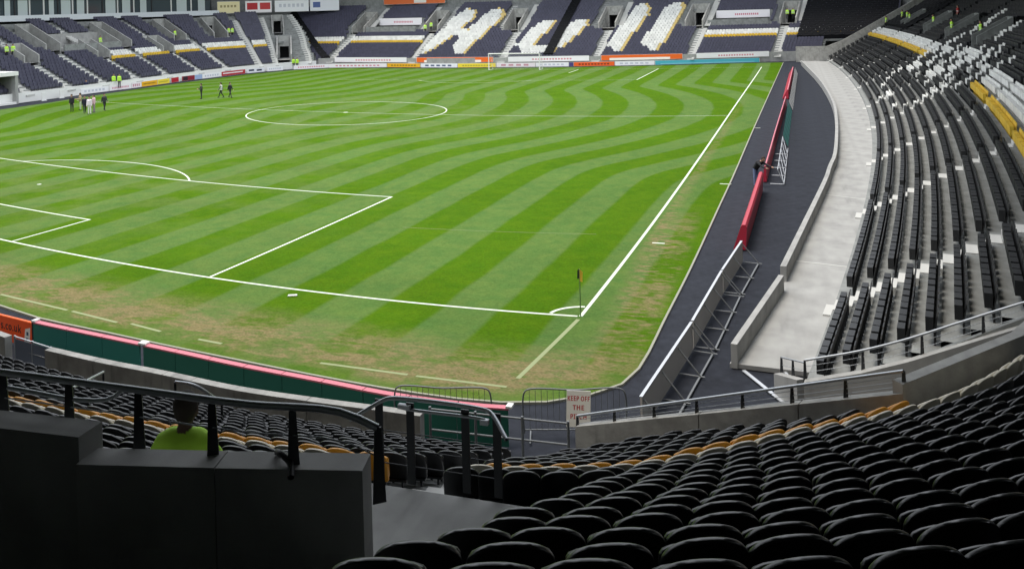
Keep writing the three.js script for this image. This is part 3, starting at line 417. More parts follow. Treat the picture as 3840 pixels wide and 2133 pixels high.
// walls that bound it towards the ramp
const wA = V(2.45, 0, 10.25), wB = V(8.6, 0, 12.85), wC = V(10.82, 0, 10.72), wD = V(12.6, 0, 7.6);
const beyond = (p, m = 0) => { const side = (a, b) => ((b.x - a.x) * (p.z - a.z) - (b.z - a.z) * (p.x - a.x)) / Math.hypot(b.x - a.x, b.z - a.z); return p.x > wA.x - .3 && (p.x < wB.x ? side(wA, wB) < m : p.x < wC.x ? side(wB, wC) < m : side(wC, wD) < m); };
const PIT = { x0: .9, x1: 4.05, z0: 18.55, z1: 22.75, h: 4.05 };
const inPit = (p) => p.x > PIT.x0 - .05 && p.x < PIT.x1 + .02 && p.z > PIT.z0 - .1 && p.z < PIT.z1;
const individual = [], fieldSeats = [];
{
  const o = thing('grandstand', 'shaded corner grandstand with black seats and one cream and one yellow row coloured orange for shade', 'grandstand');
  mesh('terrace', south.terrace((t, k, p) => beyond(p, -.2) || inPit(p) || k < 1 || (p.x < 4.15 && p.x > -8 && p.z > 22.6 && p.z < 25.6)), M.grey, o);
  mesh('roof', south.roof(3.2, 34, 15.5, 18.5), M.roof, o);
  mesh('back_wall', south.back(25, 0, 17.6), M.grey, o);
  // sunken landing: floor, cheeks and the stair flight going down beside the gate
  const P = PIT;
  mesh('landing', metreUV(box(P.x1 - P.x0, .2, P.z1 - P.z0, (P.x0 + P.x1) / 2, P.h - .1, (P.z0 + P.z1) / 2), .5), M.pale, o);
  mesh('landing_step', metreUV(box(P.x1 - P.x0 - .4, .85, 1.5, (P.x0 + P.x1) / 2 - .2, P.h + .425, P.z1 - .75), .5), M.concrete, o);
  const cheek = (x) => mesh('cheek_wall', wallGeo([V(x, 0, P.z0 + .3), V(x, 0, (P.z0 + P.z1) / 2), V(x, 0, P.z1)], P.h - .3, (s) => lerp(P.h + .02, 5.4, s), .14, 1), M.concrete, o);
  cheek(P.x1 + .16); cheek(P.x0);
  // gangway stairs: x 4.2 to 4.75 behind the landing, and down from the landing to the pitch
  const g = new THREE.Group(); g.name = 'aisle_stairs'; o.add(g);
  for (let k = 14; k < 27; k++) { const z = 17.3 + NG * (k - NK) - OF; mesh('step', metreUV(box(.56, .03, NG * .98, 4.46, south.h(k) + .012, z + NG * .5), .5), M.step, g); }
  for (let k = 2; k < 13; k++) { const z = 17.3 + NG * (k - NK) - OF; mesh('step', metreUV(box(1.0, .03, NG * .98, 1.9, south.h(k) + .012, z + NG * .5), .5), M.step, g); }
  // seats
  const keep = (t, k, p) => {
    if (beyond(p, .3) || k < 1) return false;
    if (inPit({ x: p.x, z: p.z - .1 })) return false;
    if (p.z > 18.2 && p.z < 23 && p.x > .5 && p.x < 4.8) return false;
    if (p.z > 22.2 && p.x > 4.0 && p.x < 4.8) return false;
    if (p.z > 21.3 && p.x < 4.2 && p.x > -8) return false;   // solid wall and gangway behind the parapet
    if (p.z < 18.9 && p.x > 1.35 && p.x < 2.45) return false;
    if (Math.hypot(p.x - EYE.x, p.z - EYE.z) < 1.2) return false;
    return true;
  };
  const all = south.seats({ back: OF, spacing: .475, anchor: 5.03, rowsFrom: 1, rowsTo: 31, keep, color: (t, k) => k === NK ? CREAM : k === NK - 1 ? SHADED_YELLOW : BLACK });
  for (const s of all) { const v = V(s.x, s.y + .6, s.z).sub(EYE), d = v.dot(fwd), px = CX + FOCAL * v.dot(right) / d, py = CY - FOCAL * v.dot(up) / d; s.d = d; s.inView = d > .8 && px > -120 && px < PW + 120 && py < PH + 200; }
  const vis = all.filter((s) => s.inView).sort((a, b) => a.d - b.d);
  let nb = 0;
  for (const s of all) s.single = false;
  for (const s of vis) { if (s.c === BLACK) { if (nb < 300) { s.single = true; nb++; } } else if (s.x > -6) s.single = true; }
  for (const s of all) (s.single ? individual : fieldSeats).push(s);
  seatField('stadium_seats', 'small black seats in the lower rows behind the near front wall', fieldSeats);
}
const seatLabels = new Map([[BLACK, ['black folding plastic seat seen from behind in the shaded corner stand', 'black folding seats in the shaded corner stand']], [CREAM, ['cream folding plastic seat in the single cream row of the shaded corner stand', 'cream folding seats']], [SHADED_YELLOW, ['yellow folding plastic seat coloured orange for shade in the single such row of the shaded corner stand', 'yellow folding seats coloured orange for shade']]]);
for (const s of individual) {
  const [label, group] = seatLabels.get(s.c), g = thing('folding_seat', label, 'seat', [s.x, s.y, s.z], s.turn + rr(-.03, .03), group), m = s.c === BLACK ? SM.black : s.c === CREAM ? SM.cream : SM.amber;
  g.rotation.x = rr(-.02, .02); g.rotation.z = rr(-.012, .012);
  mesh('backrest', backGeo, m, g); mesh('seat_pan', panG, m, g); mesh('bracket', bracketGeo, M.darkSteel, g);
}

// ------------------------------------------------------------------ walls and railings round the ramp
// a railing: pts run along the top of the wall it stands on; flat posts, handrail, thin wires
function railing(label, pts, hgt, nPosts, wires = 2, ends = true, rad = .028) {
  const o = thing('railing', label, 'railing', [pts[0].x, pts[0].y, pts[0].z]), L = pts.map((p) => p.clone().sub(pts[0]));
  const c = new THREE.CatmullRomCurve3(L, false, 'catmullrom', .1), up1 = (p, h) => V(p.x, p.y + h, p.z);
  mesh('handrail', tube(L.map((p) => up1(p, hgt)), rad, L.length * 6, 8), M.steel, o);
  for (let w = 1; w <= wires; w++) mesh('wire', tube(L.map((p) => up1(p, hgt * w / (wires + 1))), .006, L.length * 4, 5), M.steel, o);
  for (let i = 0; i < nPosts; i++) {
    const p = c.getPointAt(i / (nPosts - 1)), d = c.getTangentAt(i / (nPosts - 1)), ry = Math.atan2(-d.z, d.x), s = new THREE.Shape();
    s.moveTo(-.045, -.12); s.lineTo(.045, -.12); s.lineTo(.022, hgt); s.lineTo(-.022, hgt); s.closePath();
    const g = new THREE.ExtrudeGeometry(s, { depth: .014, bevelEnabled: true, bevelSize: .003, bevelThickness: .003, bevelSegments: 1 }).translate(0, 0, -.007).rotateY(ry + .5);
    mesh('post', g.translate(p.x, p.y, p.z), M.darkSteel, o);
  }
  return o;
}
{ // parapet between the shaded corner stand and the ramp, in panels
  const o = thing('parapet_wall', 'sloping grey parapet wall between the shaded corner stand and the ramp', 'wall', [wA.x, 0, wA.z]);
  const L = (t) => wA.clone().lerp(wB, t).sub(wA), H = (t) => lerp(.9, 3.4, t), cuts = [0, .44, .735, 1];
  for (let i = 0; i < 3; i++) { const a = cuts[i] + (i ? .0015 : 0), b = cuts[i + 1] - .0015; mesh('panel', wallGeo([L(a), L((a + b) / 2), L(b)], -.5, (s) => H(lerp(a, b, s)), .2, -1), M.concrete, o); }
  mesh('panel', wallGeo([wB.clone().sub(wA), wB.clone().lerp(wC, .5).sub(wA), wC.clone().sub(wA), wD.clone().sub(wA)], -.5, (s) => 3.55 + .3 * s, .2, -1), M.concrete, o);
  railing('thin railing with wires on top of the sloping parapet of the shaded corner stand', [0, .25, .5, .75, 1].map((t) => { const p = wA.clone().lerp(wB, t); p.y = H(t) - .14 * (1 - t); p.x += .03; p.z -= .1; return p; }), .33, 8, 3);
}
{ // end wall of the stand beside the track, with its own rail
  const pl = [[6.6, 5.5, .52], ...[[.25, .8], [1.5, 1.22], [2.5, 1.64], [3.5, 2.13], [4.5, 2.62], [6.5, 3.55], [10, 5.2]].map(([o, h]) => { const p = east.pt(1.25, o); return [p.x, p.z + .12, h]; })];
  const o = thing('parapet_wall', 'pale end wall of the stand beside the track, rising along the ramp', 'wall', [6.6, 0, 5.5]);
  const P = pl.map(([x, z]) => V(x - 6.6, 0, z - 5.5)); const HH = (i) => pl[i][2];
  mesh('panel', wallGeo(P.slice(0, 2), -.02, (s) => lerp(HH(0), HH(1), s), .22, 1), M.pale, o);
  mesh('panel', wallGeo(P.slice(1, 4), -.02, (s) => lerp(HH(1), HH(3), s), .22, 1), M.pale, o);
  mesh('panel', wallGeo(P.slice(3), -.02, (s) => { const f = s * 4, i = Math.min(3, Math.floor(f)); return lerp(HH(3 + i), HH(4 + i), f - i); }, .22, 1), M.pale, o);
  railing('thin railing on the end wall of the stand beside the track', pl.slice(1, 7).map(([x, z, h]) => V(x, h, z)), .44, 6, 2);
  railing('short low railing across the foot of the walkway', [V(6.6, .52, 5.5), V(pl[1][0], .8, pl[1][1])], .38, 3, 1, true, .02);
}
{ // strips on the ramp floor
  const p = [at(2790, 1392), at(2955, 1525)], q = [at(2945, 1400), at(3030, 1520)], r = (a, b, w, h, m, l) => struct('floor_strip', [bar(V(a.x, .012 + h / 2, a.z), V(b.x, .012 + h / 2, b.z), w, h)], m, l, 'strip');
  r(p[0], p[1], .1, .02, M.galv, 'long pale strip across the tarmac ramp'); r(q[0], q[1], .07, .05, M.galv, 'short metal channel at the foot of the ramp');
}
// ------------------------------------------------------------------ near front wall, gates, barriers, sign
{
  const w1 = [[-24, 6], [-18, 8.0], [-14.1, 9.1]].map(([x, z]) => V(x, 0, z)), w2 = planCurve([[193, 1301], [398, 1347], [617, 1389], [900, 1448], [1200, 1492], [1419, 1520]].map(([x, y]) => { const p = at(x, y, .95); return [p.x, p.z]; }).concat([[-.9, 10.5]]), 24);
  tag(mesh('concrete_wall', wallGeo(w1, 0, .95, .2, 1), M.concrete, scene), 'end of a concrete wall behind the orange board', 'wall');
  const o = thing('concrete_wall', 'long dark concrete wall with a pale top behind the green boards', 'wall', [w2[0].x, 0, w2[0].z]);
  const loc = w2.map((p) => V(p.x - w2[0].x, 0, p.z - w2[0].z)), cut = [0, 4, 9, 11, 18, 24];
  for (let i = 0; i < 5; i++) { const s = loc.slice(cut[i], cut[i + 1] + 1); s[s.length - 1] = s[s.length - 1].clone().lerp(s[s.length - 2], .03); mesh('panel', wallGeo(s, 0, .95, .22, 1), M.concrete, o); }
  // steel gate in the gap beside the orange board
  const g = thing('steel_gate', 'blue grey steel gate between the two front walls beside the orange board', 'gate', [-14, 0, 9.1]), B = V(12.25 - 14 + 3.5, 0, .42);
  B.set(1.7, 0, .42);
  for (const h of [.25, .6, .92]) mesh('rail', rod(V(0, h, 0), V(B.x, h, B.z), .022), M.galv, g);
  for (const t of [0, .5, 1]) mesh('post', rod(V(B.x * t, 0, B.z * t), V(B.x * t, .95, B.z * t), .028), M.galv, g);
  mesh('sheet', metreUV(wallGeo([V(.05, 0, .03), V(B.x * .97, 0, B.z * .97)], .25, .88, .01, 1), 1), mat([.16, .19, .26], { roughness: .6 }), g);
}
function crowdBarrier(label, a, b, h = 1.1, bars = 16) {
  const o = thing('crowd_barrier', label, 'barrier', [a.x, 0, a.z], 0, undefined), B = V(b.x - a.x, 0, b.z - a.z), at2 = (t, y) => V(B.x * t, y, B.z * t);
  mesh('frame', [tube([at2(0, .12), at2(0, h - .12), at2(.03, h), at2(.5, h), at2(.97, h), at2(1, h - .12), at2(1, .12)], .02, 60, 6), rod(at2(0, .2), at2(1, .2), .016)], M.dull, o);
  mesh('bars', Array.from({ length: bars }, (_, i) => rod(at2((i + 1) / (bars + 1), .2), at2((i + 1) / (bars + 1), h), .006, 5)), M.dull, o);
  const n = V(-B.z, 0, B.x).normalize();
  for (const t of [.06, .94]) mesh('foot', rod(at2(t, .03).addScaledVector(n, -.3), at2(t, .03).addScaledVector(n, .3), .02), M.dull, o);
  return o;
}
{
  const p = at(1962, 1463, 1.1), q = at(2345, 1460, 1.1); crowdBarrier('grey crowd barrier carrying the warning sign at the pitch corner', p, q);
  const r = at(1480, 1450, 1.1), s = at(1838, 1460, 1.1); crowdBarrier('grey crowd barrier without a sign standing on worn grass', r, s);
  // warning sign
  const a = at(2122, 1463, 1.16), b = at(2213, 1463, 1.16), d = b.clone().sub(a), w = d.length(), ry = Math.atan2(-d.z, d.x), H = .78;
  const cv = document.createElement('canvas'); cv.width = 420; cv.height = 620; const x = cv.getContext('2d'); x.fillStyle = '#f3f0e6'; x.fillRect(0, 0, 420, 620); x.fillStyle = '#b80f16'; x.textAlign = 'center'; x.textBaseline = 'middle';
  x.font = 'bold 118px sans-serif'; x.fillText('KEEP OFF', 210, 130, 400); x.fillText('THE', 210, 285, 210); x.fillText('PITCH', 210, 440, 300);
  const t = new THREE.CanvasTexture(cv); t.colorSpace = THREE.SRGBColorSpace;
  const o = thing('warning_sign', 'white KEEP OFF THE sign with red letters hung on the crowd barrier', 'sign', [a.x, .36, a.z + .05], ry);
  o.rotation.x = -.16;
  mesh('board', box(w, H, .02, w / 2, H / 2, 0), M.white, o);
  mesh('lettering', new THREE.PlaneGeometry(w * .99, H * .99).translate(w / 2, H / 2, .014), mat([1, 1, 1], { map: t, roughness: .6 }), o);
  // gate in the front wall gap
  const g = thing('steel_gate', 'low steel gate in the wall gap below the warning sign', 'gate', [-.75, 0, 10.55]);
  for (const h of [.15, .6, 1.05]) mesh('rail', rod(V(0, h, 0), V(3.1, h, -.1), .022), M.dull, g);
  for (const xx of [0, 1.05, 2.1, 3.1]) mesh('post', rod(V(xx, 0, -.1 * xx / 3.1), V(xx, 1.1, -.1 * xx / 3.1), .03), M.dull, g);
}
// ------------------------------------------------------------------ boards on the near side: green backs with pink tops, one orange
{
  const line = planCurve([[-16.31, 7.47], [-14.46, 7.96], [-9.07, 8.79], [-6.54, 9.2], [-4.07, 9.51], [-2.01, 9.78], [-.18, 9.83], [.85, 9.74]]);
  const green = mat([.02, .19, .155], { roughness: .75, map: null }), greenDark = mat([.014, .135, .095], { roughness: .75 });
  const part = (name, label, a, b, m, n) => {
    const P = (s) => line.getPointAt(s), p0 = P(a), o = thing(name, label, 'advertising board', [p0.x, 0, p0.z]);
    for (let i = 0; i < n; i++) {
      const s0 = lerp(a, b, i / n), s1 = lerp(a, b, (i + 1) / n) - .0012, ps = [P(s0), P((s0 + s1) / 2), P(s1)].map((p) => p.clone().sub(p0));
      mesh('back_panel', wallGeo(ps, .03, .84, .04, 1), m, o);
      mesh('top_panel', wallGeo(ps.map((p) => V(p.x, 0, p.z - .13)), .845, .885, .17, 1), M.pink, o);
    }
    for (const s of [a, b]) { const p = P(s).sub(p0); mesh('end_cap', box(.14, .05, .2, p.x, .91, p.z - .05), M.white, o); }
    return o;
  };
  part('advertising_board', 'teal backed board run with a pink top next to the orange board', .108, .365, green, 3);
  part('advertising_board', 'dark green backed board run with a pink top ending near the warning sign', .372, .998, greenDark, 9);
  // orange board with black web address, tilted towards the stand
  const cv = document.createElement('canvas'); cv.width = 1024; cv.height = 300; const x = cv.getContext('2d'); x.fillStyle = '#ff5a0c'; x.fillRect(0, 0, 1024, 300); x.fillStyle = '#1b0d06'; x.textBaseline = 'middle'; x.textAlign = 'right'; x.font = 'bold 128px sans-serif'; x.fillText('s.co.uk', 800, 110);
  for (let i = 0; i < 5; i++) x.fillRect(330 + i * 52, 208, 38, 44);
  x.fillStyle = '#f2f2ee'; x.beginPath(); x.moveTo(880, 90); x.lineTo(985, 60); x.lineTo(965, 280); x.lineTo(850, 290); x.fill(); x.fillStyle = '#3f5d77'; x.fillRect(905, 120, 40, 45); x.fillRect(893, 195, 40, 45);
  const t = new THREE.CanvasTexture(cv); t.colorSpace = THREE.SRGBColorSpace;
  const a = at(-60, 1160, .86), b = at(125, 1206, .86), d = b.clone().sub(a), L = d.length(), ry = Math.atan2(-d.z, d.x), o = thing('advertising_board', 'orange board with black web address next to the teal backed boards', 'advertising board', [a.x, .08, a.z], ry);
  mesh('panel', new RoundedBoxGeometry(L, .76, .1, 2, .03).translate(L / 2, .38, 0), mat([.75, .12, .01], { roughness: .5 }), o);
  mesh('lettering', new THREE.PlaneGeometry(L * .99, .72).translate(L / 2, .38, .054), mat([1, 1, 1], { map: t, roughness: .5 }), o);
  mesh('edge', box(.06, .8, .14, L + .02, .4, 0), M.black, o);
}
// ------------------------------------------------------------------ boards along the dark track
function trackBoard(label, a, b, h = .8) {         // white board with a frame of struts behind it (away from the pitch)
  const o = thing('advertising_board', label, 'advertising board', [a.x, 0, a.z]), B = V(b.x - a.x, 0, b.z - a.z), L = B.length(), n = V(B.z, 0, -B.x).normalize(), P = (t, y, k) => V(B.x * t + n.x * k, y, B.z * t + n.z * k);
  mesh('panel', wallGeo([P(0, 0, 0), P(.5, 0, 0), P(1, 0, 0)], .04, h, .05, -1), mat([.50, .47, .44], { roughness: .7 }), o);
  mesh('top_edge', bar(P(0, h + .012, .02), P(1, h + .012, .02), .075, .024), M.galv, o);
  mesh('foot_rail', bar(P(.02, .03, .62), P(.98, .03, .62), .05, .05), M.dull, o);
  const N = Math.max(2, Math.round(L / 1.6));
  for (let i = 0; i <= N; i++) { const t = lerp(.02, .98, i / N); mesh('strut', [rod(P(t, h - .08, .06), P(t, .03, .66), .02), rod(P(t, .05, .06), P(t, .05, .75), .02)], M.dull, o); }
  return o;
}
{
  const q = [[3.51, 8.38], [4.15, 3.31], [4.63, -1.62], [5.09, -5.4]].map(([x, z]) => V(x, 0, z)), lab = ['first white backed board on the track, beside the ramp', 'second white backed board on the track, counting from the ramp', 'white backed board on the track touching the red padded board'];
  for (let i = 0; i < 3; i++) trackBoard(lab[i], q[i + 1].clone().lerp(q[i], .01), q[i].clone().lerp(q[i + 1], .01)).userData.group = 'white backed boards along the track';
}
function padded(label, pts, h, wTop, wBase, m, mTop) {  // soft red cover over a board: sloping sides, rounded ridge
  const o = thing('padded_board', label, 'advertising board', [pts[0].x, 0, pts[0].z]), n = pts.length, q = [], qt = [];
  const R = pts.map((p, i) => { const a = pts[Math.max(0, i - 1)], b = pts[Math.min(n - 1, i + 1)], d = V(b.x - a.x, 0, b.z - a.z).normalize(), s = V(d.z, 0, -d.x), P = (k, y) => V(p.x - pts[0].x + s.x * k, y, p.z - pts[0].z + s.z * k); return [P(-.06, .03), P(-wTop / 2, h * .9), P(-wTop / 4, h), P(wTop / 4, h), P(wTop / 2, h * .9), P(wBase, .03)]; });
  for (let i = 0; i < n - 1; i++) for (let k = 0; k < 5; k++) (k > 0 && k < 4 ? qt : q).push([R[i][k], R[i + 1][k], R[i + 1][k + 1], R[i][k + 1]]);
  for (const r of [R[0], R[n - 1]]) q.push([r[0], r[1], r[4], r[5]], [r[1], r[2], r[3], r[4]]);
  mesh('cover', quads(q), m, o); mesh('ridge', quads(qt), mTop, o); return o;
}
padded('red padded board on the track between the white boards and the leaning person', [V(5.11, 0, -7.0), V(5.3, 0, -12.5), V(5.46, 0, -17.9)], 1.0, .24, .42, M.red, M.red);
{
  const far = planCurve([[5.6, -20.2], [5.68, -22.65], [5.97, -33.7], [6.4, -48], [6.8, -61.84], [7.1, -75], [7.4, -88]], 12);
  padded('long thin red padded board on the track beyond the leaning person', far.slice(0, 7), .88, .11, .14, M.red, M.pink);
  padded('far end of the red padded boards on the track', far.slice(7), .92, .14, .5, M.red, M.pink);
  const side = (label, a, b, m, frame) => {         // panels and bare frames standing behind the red boards
    const A = V(a[0], 0, a[1]), B = V(b[0], 0, b[1]), o = thing('board_backing', label, 'board', [A.x, 0, A.z]), D = B.clone().sub(A), P = (t, y, k = 0) => V(D.x * t + k, y, D.z * t), n = Math.max(1, Math.round(D.length() / 2.4));
    for (let i = 0; i < n; i++) { const t0 = i / n + .004, t1 = (i + 1) / n - .004; if (frame) mesh('frame', [rod(P(t0, .05), P(t1, .05), .025), rod(P(t0, .8, -.3), P(t1, .8, -.3), .025), rod(P(t0, .05), P(t0, .8, -.3), .022), rod(P(t0, .05), P(t1, .8, -.3), .018), rod(P(t0, .05, -.7), P(t0, .05), .02)], M.galv, o); else mesh('panel', quads([[P(t0, .05), P(t1, .05), P(t1, .84, -.3), P(t0, .84, -.3)]]), m, o); }
  };
  side('bare steel frames behind the red boards beside the leaning person', [6.55, -19.6], [6.75, -31], M.galv, true);
  side('teal sheets leaning behind the red padded boards', [6.75, -31.4], [7.1, -50], mat([.03, .20, .18], { roughness: .7 }), false);
  side('white sheets leaning behind the far red boards', [7.15, -50.5], [7.95, -88], mat([.58, .58, .57], { roughness: .7 }), false);
}
// ------------------------------------------------------------------ boards round the far side of the pitch
function printTex(bg, marks, w = 256, h = 48) { const cv = document.createElement('canvas'); cv.width = w; cv.height = h; const x = cv.getContext('2d'); x.fillStyle = bg; x.fillRect(0, 0, w, h); for (const [c, a, b, cw, ch] of marks) { x.fillStyle = c; x.fillRect(a * w, b * h, cw * w, ch * h); } const t = new THREE.CanvasTexture(cv); t.colorSpace = THREE.SRGBColorSpace; return mat([1, 1, 1], { map: t, roughness: .6 }); }
const dash = (c, n, y, h, a = .12, b = .9) => Array.from({ length: n }, (_, i) => [c, a + (b - a) * i / n, y, (b - a) / n * .62, h]);
function flatBoard(name, label, A, B, h0, h1, m, group) {
  const d = V(B.x - A.x, 0, B.z - A.z), L = d.length(), ry = Math.atan2(-d.z, d.x), o = thing(name, label, 'advertising board', [A.x, h0, A.z], ry, group);
  mesh('panel', box(L, h1 - h0, .06, L / 2, (h1 - h0) / 2, 0), M.white, o);
  mesh('print', new THREE.PlaneGeometry(L * .995, (h1 - h0) * .96).translate(L / 2, (h1 - h0) / 2, .034), m, o);
}
{
  const frontAt = (px, py) => { const p = at(px, py), d = V(EYE.x - p.x, 0, EYE.z - p.z).normalize(); return p.addScaledVector(d, .75); };
  const yel = printTex('#f0b51c', dash('#8a6a18', 9, .35, .3)), yel2 = printTex('#f4dc3c', dash('#a59a33', 11, .4, .28)), wb = printTex('#eef0f4', dash('#55607e', 5, .3, .4)), wr = printTex('#f3eef0', dash('#d890a0', 12, .35, .35)), org = printTex('#f4631a', dash('#7a2408', 10, .35, .35)), cyan = printTex('#4fb6c6', [['#9fdbe2', .05, .72, .9, .14]]), pur = printTex('#4a3f7c', []), wht = printTex('#f1f1f3', dash('#c9ccd6', 6, .3, .4));
  const pr = printTex('#f0e6ea', dash('#c98f9b', 4, .25, .5));
  const low = [[1100, 1232, wr, 'white board with pale red print at the corner doorway'], [1232, 1450, wr, 'long white board with pale red print next to the amber board'], [1452, 1576, yel, 'amber board under the letter H beside a white board'], [1578, 1715, wb, 'white board with blue print between two yellow boards'], [1717, 1859, yel2, 'lemon yellow board beside a goal post'], [1862, 2008, pr, 'white board with red print seen inside the far goal'], [2010, 2133, wht, 'plain white board between the goal and the purple board'], [2135, 2150, pur, 'narrow purple board beside the orange board'], [2152, 2305, org, 'orange pitchside board with dark print beside the purple board'], [2307, 2455, wht, 'white board between the orange and turquoise boards'], [2457, 2850, cyan, 'long turquoise board in the far corner']];
  const yb = (x) => interp(x, [950, 1100, 1300, 1500, 1700, 2100, 2400, 2650, 2850], [272, 260, 250, 252, 253, 249, 244, 238, 232]);
  for (const [a, b, m, l] of low) flatBoard('advertising_board', l, frontAt(a, yb(a) - .5), frontAt(b, yb(b) - .5), .02, .66, m, 'pitchside boards at the far end');
  // boards on the front wall of the far stand
  const orgW = printTex('#f26a1e', [['#fdf3ea', .1, .55, .75, .45]], 256, 64), whR = printTex('#f4f1f4', dash('#d88a98', 14, .4, .3, .3, .8), 256, 64);
  for (const [a, b, m, l] of [[66.2, 52.2, whR, 'white wall board with red print near the corner doorway'], [50.3, 37.2, orgW, 'orange wall board below the white letter H'], [34.8, 22.2, whR, 'white wall board directly behind the far goal'], [20.4, 8.4, orgW, 'orange wall board below the two letters L'], [6.4, -4.1, whR, 'white wall board above the turquoise board']]) flatBoard('wall_board', l, end.pt(a, -.22), end.pt(b, -.22), .82, 1.62, m, 'boards on the far stand wall');
  // white banners on the platforms of the far stand
  for (const [a, b, l] of [[64.6, 55.6, 'white banner with red print on the platform beside the letter H'], [6.4, -2.2, 'white banner with red print on the platform beside the large black sheet']]) flatBoard('banner', l, end.pt(a, end.o(18.6)), end.pt(b, end.o(18.6)), end.h(16.2), end.h(19) + .3, printTex('#f2eff2', dash('#d0808e', 12, .42, .26, .35, .8), 256, 64), 'platform banners');
  // signs hung from the upper front in the far left corner
  const sg = [[1.9, 1.62, printTex('#e9ddae', dash('#9c8f62', 5, .3, .2)), 'cream sign with brown print above the corner seats'], [1.55, 1.22, printTex('#f1edee', [['#b5272e', .06, .15, .4, .6], ['#c23a3c', .55, .15, .4, .6]]), 'white and red twin sign above the corner seats'], [1.18, .72, printTex('#eef0f2', dash('#c9ccd4', 6, .3, .3)), 'white sign above the dark corner strip'], [.7, .3, printTex('#e6e8ee', [['#51649a', .1, .2, .25, .5]]), 'pale sign with blue patch above the corner']];
  for (const [a, b, m, l] of sg) flatBoard('hanging_sign', l, west.pt(a, west.o(25)), west.pt(b, west.o(25)), 9.5, 11.6, m, 'signs above the far corner');
  flatBoard('hanging_sign', 'orange and white sign above the platform beside the letter H', end.pt(66, end.o(25.6)), end.pt(53, end.o(25.6)), 10.3, 11.8, printTex('#e0703c', [['#f2eee8', .5, .1, .2, .8]]), 'signs above the far corner');
  // boards along the foot of the long stand
  const lb = [[300, 405, wht, 'plain white board at the foot of the long stand nearest the tunnel'], [408, 490, wr, 'white board with red print below the two stewards'], [491, 528, pr, 'small pink and white board beside yellow ones'], [529, 588, yel, 'amber board at the foot of the long stand'], [589, 634, yel2, 'lemon board at the foot of the long stand'], [640, 668, printTex('#b3202f', []), 'small dark red board at the foot of the long stand'], [680, 728, printTex('#8c1c30', [['#2a1a26', .1, .1, .35, .8]]), 'dark red and black board at the foot of the long stand'], [729, 756, printTex('#9fb4d8', []), 'small pale blue board at the foot of the long stand'], [757, 828, wht, 'plain white board between pale blue and red striped boards'], [829, 918, printTex('#b9303a', [['#f0e4e4', .05, .3, .85, .28]]), 'red board with a white stripe at the foot of the long stand'], [925, 990, printTex('#e6e8ee', [['#2c3348', .1, .2, .3, .4], ['#2c3348', .55, .3, .3, .4]]), 'white and black board near the far corner'], [1000, 1060, wht, 'white board in the far corner']];
  const yl = (x) => interp(x, [300, 500, 700, 950, 1100], [355, 330, 302, 272, 260]);
  for (const [a, b, m, l] of lb) flatBoard('advertising_board', l, frontAt(a, yl(a) - 1), frontAt(b, yl(b) - 1), .03, .72, m, 'boards at the foot of the long stand');
}
// ------------------------------------------------------------------ black sheets over seat blocks
function tarp(label, st, t0, t1, k0, k1, m = M.tarp) {
  const N = typeof t0 === 'function' ? 2 : Math.max(2, Math.round(Math.abs(st.pt(t1, 0).distanceTo(st.pt(t0, 0))) / .6)), K = Math.round((k1 - k0) * 2), q = [], P = (i, j) => { const k = lerp(k0, k1, j / K), p = st.pt(typeof t0 === 'function' ? t0(k) + (i / N - .5) * t1 : lerp(t0, t1, i / N), st.o(k) + .45, st.h(k) + .86 + .06 * Math.sin(i * 2.3 + j * 1.7) + (j % 2 ? -.1 : 0)); return p; };
  for (let i = 0; i < N; i++) for (let j = 0; j < K; j++) q.push([P(i, j), P(i + 1, j), P(i + 1, j + 1), P(i, j + 1)]);
  for (const j of [0, K]) for (let i = 0; i < N; i++) { const a = P(i, j), b = P(i + 1, j); q.push([a, b, V(b.x, b.y - .7, b.z), V(a.x, a.y - .7, a.z)]); }
  tag(mesh('black_sheet', quads(q), m, scene), label, 'sheet');
}
tarp('narrow black sheet laid down the seats across the letter U', end, 28.1, 29.6, .5, 26);
tarp('large black sheet over a whole block of seats between the two stands', end, -7.4, -21.8, 5.4, 26);
tarp('narrow black sheet down the seats beside the corner doorways', end, (k) => 70 + .69 * (k + .3) - 2.0, 1.5, -.4, 25.5);
tarp('wide black sheet over the top rows beside the far corner', east, 100, 117.4, 12.6, 27);
